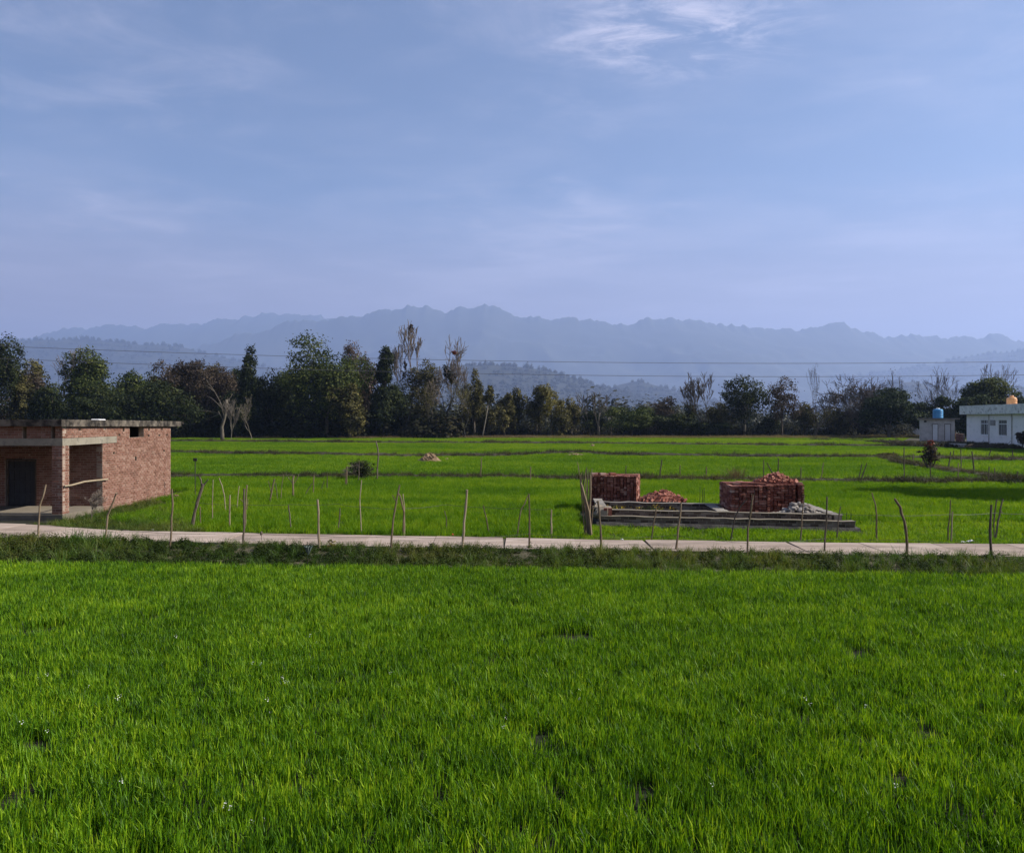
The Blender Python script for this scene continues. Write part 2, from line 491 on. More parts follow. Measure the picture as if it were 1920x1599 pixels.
LEAF = {  # dark, green, olive: bright ramp ends lifted, sunlit clumps put into leaf colour
    'dark':   leafmat('leaf_dark', [(0.006, 0.0108, 0.0048), (0.0132, 0.0204, 0.0072), (0.0312, 0.0408, 0.0132), (0.084, 0.0936, 0.0312)], 0.18, 0, 1, 0.08, 0.7),
    'green':  leafmat('leaf_green', [(0.0112, 0.0196, 0.007), (0.028, 0.042, 0.0112), (0.0644, 0.0812, 0.0196), (0.154, 0.1652, 0.0448)], 0.2, 0, 1, 0.08, 0.7),
    'olive':  leafmat('leaf_olive', [(0.021, 0.0225, 0.0105), (0.048, 0.0465, 0.018), (0.099, 0.09, 0.0315), (0.1875, 0.165, 0.06)], 0.2, 0, 1, 0.08, 0.7),
    'brown':  leafmat('leaf_brown', [(0.0172, 0.0135, 0.012), (0.0369, 0.0297, 0.0225), (0.0713, 0.054, 0.039), (0.1291, 0.0972, 0.069)], 0.2, 0, 1, 0.08, 0.7),
    'mauve':  leafmat('leaf_mauve', [(0.036, 0.0252, 0.0216), (0.072, 0.0516, 0.0432), (0.12, 0.0888, 0.0744), (0.18, 0.138, 0.12)], 0.2, 0, 1, 0.08, 0.7),
    'yellow': leafmat('leaf_yellow', [(.05, .05, .012), (.1, .095, .02), (.16, .14, .03), (.22, .18, .05)], 0.3, 0, 1, 0.25, 0.55),
    'orange': leafmat('leaf_orange', [(.2, .05, .02), (.32, .09, .035), (.4, .14, .06)], 0.3, 0, 1, 0.25, 0.55),
    'red':    leafmat('leaf_red', [(.12, .025, .02), (.22, .05, .035), (.3, .09, .06)], 0.3, 0, 1, 0.25, 0.55),
    'mango':  leafmat('leaf_mango', [(0.0063, 0.0125, 0.0063), (0.0137, 0.025, 0.01), (0.0275, 0.0425, 0.015), (0.0688, 0.085, 0.03)], 0.15, 0, 1, 0.08, 0.7),
}
FARLEAF = leafmat('far_leaf', [(0.014, 0.02, 0.01), (0.024, 0.029, 0.014), (0.036, 0.038, 0.02), (0.055, 0.048, 0.03)], 0.15, 0.6, 0.4, 0.2, 0.6)
PETAL = leafmat('white_petal', [(.7, .7, .66), (.8, .8, .76)], 0.3, 0, 1, 0.2, 0.6, 1.0)
YPETAL = leafmat('yellow_petal', [(.45, .32, .03), (.6, .42, .05)], 0.3, 0, 1, 0.2, 0.6, 1.0)


# ------------------------------------------------------------------ scatter: one "stuff" object, sources instanced on its points
def scatter(name, pts, rot, scl, idx, ctint, meshes, label=None, kind='stuff', cat=None, parent=None):
    pts = np.ascontiguousarray(pts, dtype=np.float32)
    n = len(pts)
    me = bpy.data.meshes.new(name)
    me.vertices.add(n); me.vertices.foreach_set('co', pts.ravel())
    for nm, ty, key, arr in (('rot', 'FLOAT_VECTOR', 'vector', rot), ('scl', 'FLOAT_VECTOR', 'vector', scl), ('ctint', 'FLOAT', 'value', ctint)):
        a = me.attributes.new(nm, ty, 'POINT'); a.data.foreach_set(key, np.ascontiguousarray(arr, dtype=np.float32).ravel())
    a = me.attributes.new('idx', 'INT', 'POINT'); a.data.foreach_set('value', np.ascontiguousarray(idx, dtype=np.int32))
    me.update()
    col = bpy.data.collections.new(name + '_sources')
    for i, m in enumerate(meshes):
        col.objects.link(bpy.data.objects.new('%s_source_%02d' % (name, i), m))
    o = link(name, me, parent)
    ng = bpy.data.node_groups.new(name + '_nodes', 'GeometryNodeTree')
    ng.interface.new_socket('Geometry', in_out='INPUT', socket_type='NodeSocketGeometry')
    ng.interface.new_socket('Geometry', in_out='OUTPUT', socket_type='NodeSocketGeometry')
    N, L = ng.nodes, ng.links
    gi = N.new('NodeGroupInput'); go = N.new('NodeGroupOutput')
    ip = N.new('GeometryNodeInstanceOnPoints')
    ci = N.new('GeometryNodeCollectionInfo')
    ci.inputs['Collection'].default_value = col
    ci.inputs['Separate Children'].default_value = True
    ci.inputs['Reset Children'].default_value = True
    def na(nm, ty):
        q = N.new('GeometryNodeInputNamedAttribute'); q.data_type = ty; q.inputs['Name'].default_value = nm
        return [s for s in q.outputs if s.enabled and s.name == 'Attribute'][0]
    L.new(gi.outputs[0], ip.inputs['Points'])
    L.new(ci.outputs[0], ip.inputs['Instance'])
    ip.inputs['Pick Instance'].default_value = True
    L.new(na('idx', 'INT'), ip.inputs['Instance Index'])
    er = N.new('FunctionNodeEulerToRotation')
    L.new(na('rot', 'FLOAT_VECTOR'), er.inputs[0]); L.new(er.outputs[0], ip.inputs['Rotation'])
    L.new(na('scl', 'FLOAT_VECTOR'), ip.inputs['Scale'])
    L.new(ip.outputs[0], go.inputs[0])
    md = o.modifiers.new('scatter', 'NODES'); md.node_group = ng
    tag(o, label, cat, None, kind)
    return o


def blades(n, radius, hmin, hmax, w, lean, mat, name, rng, segs=3):
    """a tuft of curved tapering blades (each blade a strip of quads)"""
    a = rng.uniform(0, 2 * np.pi, n); r = radius * np.sqrt(rng.uniform(0, 1, n))
    base = np.stack([r * np.cos(a), r * np.sin(a), np.zeros(n)], -1)
    h = rng.uniform(hmin, hmax, n)
    la = rng.uniform(0, 2 * np.pi, n); lm = np.abs(rng.normal(0, lean, n)) * h
    wd = rng.uniform(0, np.pi, n)
    side = np.stack([np.cos(wd), np.sin(wd), np.zeros(n)], -1)
    droop = rng.uniform(0, 1, n) ** 3
    V = []; T = []
    t0 = rng.uniform(0, 1, n)
    def pt(t):
        out = lm * (t ** 2)
        z = h * (t - 0.35 * droop * t ** 3)
        return base + np.stack([out * np.cos(la), out * np.sin(la), z], -1)
    def wt(t):
        return w * (0.55 + 0.9 * t) * (1 - t ** 3) + 0.0006
    for s in range(segs):
        ta, tb = s / segs, (s + 1) / segs
        pa, pb = pt(ta), pt(tb); wa, wb = wt(ta), wt(tb)
        q = np.stack([pa - side * wa / 2, pa + side * wa / 2, pb + side * wb / 2, pb - side * wb / 2], 1)
        V.append(q.reshape(-1, 3)); T.append(np.repeat(t0, 4))
    return np_mesh(name, np.concatenate(V), 4, np.concatenate(T), mat)


def leaf_quads(c, nrm, size, rng, aspect=0.55):
    """diamond-ish leaf quads at centres c facing nrm"""
    n = len(c)
    nrm = nrm / (np.linalg.norm(nrm, axis=1, keepdims=True) + 1e-9)
    t = rng.normal(0, 1, (n, 3)); t -= nrm * np.sum(t * nrm, 1, keepdims=True)
    t /= (np.linalg.norm(t, axis=1, keepdims=True) + 1e-9)
    b = np.cross(nrm, t)
    s = (size * rng.uniform(.6, 1.25, n))[:, None]
    k = s * aspect
    q = np.stack([c - t * s * .5, c + b * k * .5 - t * s * .05, c + t * s * .5, c - b * k * .5 - t * s * .05], 1)
    return q.reshape(-1, 3)


def bush_mesh(name, n, rad, hgt, leaf, mat, rng, clumps=10, aspect=.55):
    cc = rng.normal(0, 1, (clumps, 3)); cc /= np.linalg.norm(cc, axis=1, keepdims=True)
    cc[:, 2] = np.abs(cc[:, 2])
    cc = cc * rng.uniform(.5, 1, (clumps, 1)) * np.array([rad, rad, hgt * .8])
    w = rng.integers(0, clumps, n)
    d = rng.normal(0, 1, (n, 3))
    p = cc[w] + d * np.array([rad, rad, hgt]) * .22
    p[:, 2] = np.abs(p[:, 2])
    nr = d + p / np.array([rad, rad, hgt]) + np.array([0, 0, .5])
    t = np.clip(rng.uniform(0, 1, clumps)[w] * .6 + rng.uniform(0, .4, n), 0, 1)
    return np_mesh(name, leaf_quads(p, nr, leaf, rng, aspect), 4, np.repeat(t, 4), mat)


# ------------------------------------------------------------------ plan lines of the place
PN = np.array([(-34, 24.6), (-20, 22.1), (-13.4, 20.95), (-8.1, 20.05), (-2.6, 19.35), (2.3, 18.9), (8.3, 18.2), (11.6, 18.0), (34, 16.9)])
PF = np.array([(-34, 27.0), (-20, 24.4), (-15.2, 23.7), (-13.5, 23.35), (-12.5, 22.75), (-10.8, 22.15), (-8.8, 21.9), (-2.8, 21.2), (2.45, 20.5), (9, 19.95), (12.7, 19.8), (34, 18.8)])
path_near = lambda x: np.interp(x, PN[:, 0], PN[:, 1])
path_far = lambda x: np.interp(x, PF[:, 0], PF[:, 1])
edge1 = lambda x: 16.75 - .077 * np.asarray(x)          # far edge of the near wheat field
PATH_Z = 0.12


def line_px(pts, z=0.0):
    w = [(P(px, py, gd(py, z)).x, gd(py, z)) for px, py in pts]
    w = np.array(w)
    return w


B1 = line_px([(-300, 893), (350, 897), (700, 897), (1090, 901), (1510, 906), (1740, 908), (1900, 908), (2300, 910)])
B2 = line_px([(-300, 847), (320, 851), (760, 857), (930, 857), (1090, 851), (1141, 855), (1640, 861), (1700, 862), (1920, 866), (2300, 870)])
B3 = line_px([(-300, 828), (320, 829), (760, 832), (1100, 833), (1350, 836), (1690, 838.5)])
BD = line_px([(1655, 862), (1700, 874), (1750, 881), (1820, 891), (1880, 902), (1905, 908)])
TREE_Y = 140.0


def ground_z(x, y):
    return np.zeros_like(np.asarray(x, float))


# ------------------------------------------------------------------ ground
def make_ground():
    xs = np.concatenate([np.linspace(-16400, -80, 60), np.linspace(-70, 70, 141), np.linspace(80, 16400, 60)])
    ys = np.concatenate([np.linspace(-300, -6, 12), np.linspace(-5, 170, 176), np.linspace(180, 14400, 80)])
    X, Y = np.meshgrid(xs, ys)
    Z = (fbm(X * .7, Y * .7, 3, 3) - .5) * .08 * ((np.abs(X) < 75) & (Y < 172)) - .03
    o = link('ground', grid_mesh('ground', X, Y, Z, M['soil']))
    tag(o, kind='structure')


make_ground()


def bund(name, line, width, height, seed, mat=None):
    """low earth bank following a polyline"""
    L = np.array(line)
    seg = np.hypot(np.diff(L[:, 0]), np.diff(L[:, 1])); s = np.concatenate([[0], np.cumsum(seg)])
    n = max(30, int(s[-1] / .6))
    q = np.linspace(0, s[-1], n)
    x = np.interp(q, s, L[:, 0]); y = np.interp(q, s, L[:, 1])
    tx = np.gradient(x); ty = np.gradient(y); ln = np.hypot(tx, ty); nx, ny = -ty / ln, tx / ln
    prof = [(-.5, -.08), (-.36, .45), (-.15, .95), (.15, 1.0), (.36, .5), (.5, -.08)]
    X = []; Y = []; Z = []
    for k, (o_, h) in enumerate(prof):
        wob = (fbm(q * .8, q * 0 + k, seed, 3) - .5) * .35
        X.append(x + nx * (o_ + wob * .4) * width); Y.append(y + ny * (o_ + wob * .4) * width)
        Z.append(h * height * (.7 + .7 * fbm(q * .5, q * 0 + 9, seed + 5, 3)))
    o = link(name, grid_mesh(name, np.array(X).T, np.array(Y).T, np.array(Z).T, mat or M['bund']))
    tag(o, kind='structure')
    return x, y


def verge_bank():
    xs = np.linspace(-34, 34, 180)
    ts = np.linspace(0, 1, 9)
    X = np.repeat(xs[:, None], 9, 1)
    ya = edge1(xs) - .1; yb = path_near(xs) + .25
    Y = ya[:, None] + (yb - ya)[:, None] * ts[None, :]
    Z = np.interp(ts, [0, .35, .75, 1], [-.03, .02, .09, .085])[None, :] + (fbm(X * 1.3, Y * 1.3, 8, 3) - .5) * .07
    Z[:, -1] = .05
    o = link('verge', grid_mesh('verge', X.T, Y.T, Z.T, M['verge']))
    tag(o, kind='structure')


verge_bank()


def make_path():
    xs = np.linspace(-34, 34, 90)
    X = np.repeat(xs[:, None], 2, 1)
    mb = MB()
    for a, b in zip(xs[:-1], xs[1:]):
        poly = [(a, path_near(a) + .03), (b, path_near(b) + .03), (b, path_far(b) - .03), (a, path_far(a) - .03)]
        mb.add([(p[0], p[1], PATH_Z - .035) for p in poly], [(0, 1, 2, 3)])
    root = mb.build('path', M['bed'])
    tag(root, kind='structure')
    edges = []
    x = -33.6
    # joints seen in the photo are about 1.77 m apart; one lies at x = 1.58 on the far edge
    k0 = 1.58 - 1.77 * 20
    js = [k0 + 1.77 * i for i in range(0, 39)]
    for i, (a, b) in enumerate(zip(js[:-1], js[1:])):
        if a < -33 or b > 33.5: continue
        g = .012
        dz = random.uniform(-.006, .006); sk = random.uniform(-.06, .06)
        m2 = MB()
        pts_n = [(a + g, path_near(a + g)), ((a + b) / 2, path_near((a + b) / 2) + random.uniform(-.03, .03)), (b - g, path_near(b - g))]
        pts_f = [(b - g + sk, path_far(b - g)), ((a + b) / 2, path_far((a + b) / 2) + random.uniform(-.04, .04)), (a + g + sk, path_far(a + g))]
        m2.prism(pts_n + pts_f, PATH_Z - .14, PATH_Z + dz)
        m2.build('path_slab', M['path'], root)


make_path()

bx1 = bund('earth_bund', B1, 1.3, .20, 21)
bx2 = bund('earth_bund', B2, 1.8, .26, 22)
bx3 = bund('earth_bund', B3, 2.0, .26, 23)
bx4 = bund('earth_bund', BD, 1.3, .22, 24)


# ------------------------------------------------------------------ mountains and hills
def ridge(name, prof, D, run, mat, seed, jag, left=-900, right=2820, nx=520, ny=40, ravine=.09):
    prof = np.array(prof, float)
    u = np.linspace(left, right, nx)
    ry = np.interp(u, prof[:, 0], prof[:, 1])
    j = (fbm(u / 34.0, u * 0, seed, 5, .6) - .5) * jag * 2.4 + (fbm(u / 7.0, u * 0, seed + 3, 2) - .5) * jag * .9
    H = np.maximum((HOR - ry + j) / FPX * D + CAM_Z, .5)
    kk = np.exp(-np.linspace(-2.5, 2.5, 61) ** 2); kk /= kk.sum()
    Hs = np.convolve(np.pad((HOR - ry) / FPX * D + CAM_Z, 30, mode='edge'), kk, mode='valid'); Hs = np.maximum(Hs, .5)
    x = (u - 960) / FPX * D
    t = np.concatenate([np.linspace(0, 1, ny), np.linspace(1.05, 1.5, 8)])
    X = np.repeat(x[None, :], len(t), 0); T = np.repeat(t[:, None], nx, 1)
    bend = (fbm(X / (run * .8), X * 0 + seed, seed + 4, 3) - .5) * run * .5
    Y = D - run + T * run + bend * np.where(T < 1, np.sin(np.pi * np.clip(T, 0, 1)), 0)
    S = np.where(T <= 1, T ** 1.25, 1 - (T - 1) * 2.0)
    rv = (1 - np.abs(2 * fbm(X / (run * .22), Y / (run * .16), seed + 9, 4, .5) - 1))
    cw = np.clip((T - .80) / .2, 0, 1) * np.clip((1.3 - T) / .3, 0, 1)
    HH = Hs[None, :] + (H - Hs)[None, :] * cw ** 2
    Z = HH * S - ravine * H[None, :] * np.where(T < 1, np.sin(np.pi * np.clip(T, 0, 1)), 0) * (1 - rv) * 2.0
    Z = np.maximum(Z, -2 * (1 - T)) - .5 * (T < .02)
    o = link(name, grid_mesh(name, X, Y, Z, mat))
    tag(o, kind='structure')
    return X, Y, Z


ridge('far_mountain_range', [(-900, 650), (-300, 642), (20, 641), (100, 618), (180, 613), (290, 609), (380, 605), (430, 596), (480, 590), (560, 589), (620, 596), (700, 612), (900, 650), (1400, 690), (2820, 700)],
      10600, 2400, M['mountain'], 43, 7, nx=900, ny=40)
ridge('mountain_range', [(-900, 760), (0, 730), (250, 690), (380, 652), (470, 622), (540, 604), (620, 595), (690, 586), (740, 580),
       (800, 575), (838, 588), (860, 578), (900, 570), (940, 578), (990, 598), (1010, 593), (1030, 601), (1070, 595), (1110, 604), (1180, 608), (1220, 592), (1260, 596),
       (1280, 607), (1310, 601), (1360, 612), (1420, 612), (1450, 617), (1490, 615), (1540, 612), (1580, 608), (1620, 624), (1660, 631), (1750, 632), (1830, 632), (1860, 627), (1920, 638), (2300, 640), (2820, 650)],
      8500, 2500, M['mountain'], 41, 8, nx=900, ny=46)
HILLS = [
    ('hill', [(-900, 630), (-200, 634), (40, 640), (120, 636), (200, 638), (240, 644), (330, 650), (390, 664), (480, 684), (560, 705), (650, 735), (760, 770), (900, 785), (2820, 786)], 6200, 1700, 51, 5),
    ('hill', [(-900, 786), (600, 780), (700, 730), (760, 700), (820, 690), (880, 684), (960, 686), (1010, 693), (1050, 702), (1080, 710), (1120, 722), (1200, 745), (1320, 775), (1450, 785), (2820, 786)], 3600, 900, 52, 4),
    ('hill', [(-900, 786), (1040, 780), (1110, 740), (1150, 726), (1190, 715), (1220, 719), (1250, 728), (1290, 740), (1400, 765), (1500, 780), (2820, 786)], 4200, 700, 53, 4),
    ('hill', [(-900, 786), (1560, 780), (1620, 735), (1660, 722), (1690, 716), (1720, 716), (1760, 730), (1840, 740), (1950, 720), (2100, 705), (2820, 700)], 3600, 700, 54, 4),
    ('hill', [(-900, 786), (1300, 782), (1420, 735), (1500, 712), (1600, 705), (1720, 690), (1800, 672), (1860, 664), (1920, 658), (2100, 645), (2820, 640)], 7000, 1600, 55, 4),
]
hill_pts = []
for nm, prof, D, run, sd, jag in HILLS:
    X, Y, Z = ridge(nm, prof, D, run, M['hill'], sd, jag * .6, nx=340, ny=26)
    hill_pts.append((X, Y, Z, D))


# ------------------------------------------------------------------ far woods: trees on the hills and the belt beyond the fields
def far_woods():
    rng = np.random.default_rng(5)
    srcs = [bush_mesh('far_tree_crown', 110, .5, 1.0, .27, FARLEAF, rng, 9, .8) for _ in range(5)]
    P_, S_ = [], []
    for X, Y, Z, D in hill_pts:
        h, w = X.shape
        n = 15000
        i = rng.integers(3, 27, n); j = rng.integers(0, w, n)
        ok = (X[i, j] > -1.15 * D * .7) & (X[i, j] < 1.15 * D * .7) & (Z[i, j] > 3)
        i, j = i[ok], j[ok]
        keep = fbm(X[i, j] / 60, Y[i, j] / 60, 77, 3) + rng.uniform(-.25, .25, len(i)) > .36
        i, j = i[keep], j[keep]
        p = np.stack([X[i, j] + rng.normal(0, 4, len(i)), Y[i, j] + rng.normal(0, 4, len(i)), Z[i, j] - 1.0], -1)
        s = rng.uniform(5, 10, len(i)) * (D / 1300) ** .8
        P_.append(p); S_.append(np.stack([s * 1.1, s * 1.1, s * .9], -1))
    # ragged ridge lines
    for X, Y, Z, D in hill_pts:
        r = 25
        j = rng.integers(0, X.shape[1], 420)
        ok = Z[r, j] > 8; j = j[ok]
        p = np.stack([X[r, j] + rng.normal(0, 5, len(j)), Y[r, j], Z[r, j] - 1.5], -1)
        s = rng.uniform(5, 11, len(j)) * (D / 1300) ** .8
        P_.append(p); S_.append(np.stack([s, s, s * rng.uniform(.8, 1.3, len(j))], -1))
    p = np.concatenate(P_); s = np.concatenate(S_); n = len(p)
    rot = np.zeros((n, 3)); rot[:, 2] = rng.uniform(0, 6.28, n)
    scatter('hill_woods', p, rot, s, rng.integers(0, 5, n), rng.uniform(0, 1, n), srcs, 'dark wooded cover on the hazy hills behind the tree line')
    # belt on the plain
    n = 1500
    y = rng.uniform(215, 700, n); x = rng.uniform(-.75, .75, n) * y
    ok = (fbm(x / 40, y / 40, 12, 3) > .40)
    x, y = x[ok], y[ok]; n = len(x)
    s = rng.uniform(6, 11.5, n)
    s = np.where(x / y > .22, s * .75, s)
    rot = np.zeros((n, 3)); rot[:, 2] = rng.uniform(0, 6.28, n)
    srcs = [bush_mesh('belt_tree_crown', 420, .5, 1.0, .13, FARLEAF, rng, 16, .7) for _ in range(6)]
    scatter('distant_woods', np.stack([x, y, np.zeros(n)], -1), rot, np.stack([s * .95, s * .95, s * .95], -1), rng.integers(0, 6, n), rng.uniform(0, 1, n), srcs,
            'hazy belt of distant woods between the field trees and the hills')


far_woods()


# ------------------------------------------------------------------ wheat
def in_foundation(x, y):
    return (x > 2.2) & (x < 9.9 + .045 * (y - 22.4)) & (y > 24.0 - .2 * (x - 2.6) - .25) & (y < 27.9 - .1 * (x - 2.6))


def near_line(x, y, line, w):
    L = np.array(line)
    yy = np.interp(x, L[:, 0], L[:, 1])
    return np.abs(y - yy) < w


YARD = np.array([(43.6, 91), (46.4, 87), (51.8, 81), (58.5, 77), (90, 70)])


def yard(x, y):
    return (x > 43.6) & (x > .487 * y) & (y > np.interp(x, YARD[:, 0], YARD[:, 1]) - .3) & (y < 118)


def hut_zone(x, y):
    return (x < -13.9 + .0 * y) & (y > 22) & (y < 35.5)


def wheat():
    rng = np.random.default_rng(3)
    near_src = [blades(26, .11, .13, .215, .0092, .26, WHEAT, 'wheat_tuft', rng) for _ in range(10)]
    n = 76000
    x = rng.uniform(-20, 20, n); y = rng.uniform(3.2, 19, n)
    ok = (y < edge1(x) + rng.normal(0, .06, n)) & (np.abs(x) < y * .72 + 2.2)
    x, y = x[ok], y[ok]
    vig = .5 + (fbm(x * .9 + 3, y * 1.6, 31, 4, .65) - .5) * .8
    thin = fbm(x * 1.9, y * 1.9, 35, 3)
    keep = (thin > .20 + .06 * rng.uniform(0, 1, len(x))) & (rng.uniform(0, 1, len(x)) < .58 + .65 * vig)
    x, y, vig = x[keep], y[keep], vig[keep]
    n = len(x)
    h = .82 + .5 * (vig - .3) + rng.normal(0, .06, n)
    tilt = rng.normal(0, .07, (n, 2))
    rot = np.stack([tilt[:, 0], tilt[:, 1], rng.uniform(0, 6.28, n)], -1)
    scl = np.stack([np.ones(n), np.ones(n), np.clip(h, .5, 1.3)], -1)
    tint = np.clip(.43 + .75 * (fbm(x * .6, y * 1.5, 61, 4, .6) - .5) + rng.normal(0, .2, n), 0, 1.2)
    z = (fbm(x * .7, y * .7, 3, 3) - .5) * .05 - .02
    scatter('wheat', np.stack([x, y, z], -1), rot, scl, rng.integers(0, 10, n), tint, near_src, 'dense young green wheat filling the foreground field')
    # field behind the path
    mid_src = [blades(30, .15, .18, .30, .015, .30, FARWHEAT, 'mid_wheat_tuft', rng, 2) for _ in range(8)]
    n = 78000
    x = rng.uniform(-36, 36, n); y = rng.uniform(19.5, 46, n)
    b1 = np.interp(x, B1[:, 0], B1[:, 1])
    ok = (y > path_far(x) + .28 + rng.uniform(0, .15, n)) & (y < b1 - .55) & (np.abs(x) < y * .72 + 3) & ~in_foundation(x, y) & ~hut_zone(x, y)
    ok &= ~((x < -9.5) & (y < 25.5 - (x + 14) * .55)) & ~((x < -12.6) & (y < 31))
    x, y = x[ok], y[ok]; n = len(x)
    vig = fbm(x * .4 + 3, y * .4, 32, 4, .6)
    keep = rng.uniform(0, 1, n) < .55 + .7 * vig
    x, y, vig = x[keep], y[keep], vig[keep]; n = len(x)
    rot = np.stack([rng.normal(0, .1, n), rng.normal(0, .1, n), rng.uniform(0, 6.28, n)], -1)
    h = np.clip(.82 + .55 * (vig - .3) + rng.normal(0, .07, n), .5, 1.3)
    # shorter, yellower crop in front of the plinth
    front = (x > 1.9) & (y < 24.5)
    h = np.where(front, h * .62, h)
    tint = np.clip(.40 + 1.5 * (fbm(x * .3, y * .6, 62, 4, .6) - .5) + rng.normal(0, .24, n) + .25 * front, 0, 1.2)
    scatter('wheat', np.stack([x, y, np.zeros(n) - .02], -1), rot, np.stack([np.ones(n), np.ones(n), h], -1), rng.integers(0, 8, n), tint, mid_src,
            'green wheat in the field between the path and the first earth bund')
    # far fields
    far_src = [blades(44, .32, .18, .34, .03, .35, FARWHEAT, 'far_wheat_tuft', rng, 2) for _ in range(6)]
    n = 120000
    y = np.sqrt(rng.uniform(38 ** 2, 141 ** 2, n)); x = rng.uniform(-.74, .74, n) * y
    b1 = np.interp(x, B1[:, 0], B1[:, 1])
    ok = (y > b1 + .7)
    for L in (B2, B3): ok &= ~near_line(x, y, L, 1.0)
    ok &= ~(near_line(x, y, BD, 1.0) & (x > BD[:, 0].min() - .5) & (x < BD[:, 0].max()))
    ok &= ~yard(x, y)
    ok &= (y < 132 + 4 * fbm(x * .05, x * 0, 5, 2)) | (x < -70)
    x, y = x[ok], y[ok]; n = len(x)
    rot = np.stack([rng.normal(0, .08, n), rng.normal(0, .08, n), rng.uniform(0, 6.28, n)], -1)
    h = np.clip(.8 + .6 * (fbm(x * .2, y * .2, 33, 3) - .5) + rng.normal(0, .07, n), .5, 1.2)
    band = np.where(y > np.interp(x, B3[:, 0], B3[:, 1]), .25, np.where(y > np.interp(x, B2[:, 0], B2[:, 1]), .12, .0))
    tint = np.clip(.38 + band + 1.5 * (fbm(x * .1, y * .2, 63, 4, .6) - .5) + rng.normal(0, .24, n), 0, 1.25)
    scatter('wheat', np.stack([x, y, np.zeros(n) - .02], -1), rot, np.stack([np.ones(n), np.ones(n), h], -1), rng.integers(0, 6, n), tint, far_src,
            'green wheat in the far fields beyond the first earth bund')


wheat()


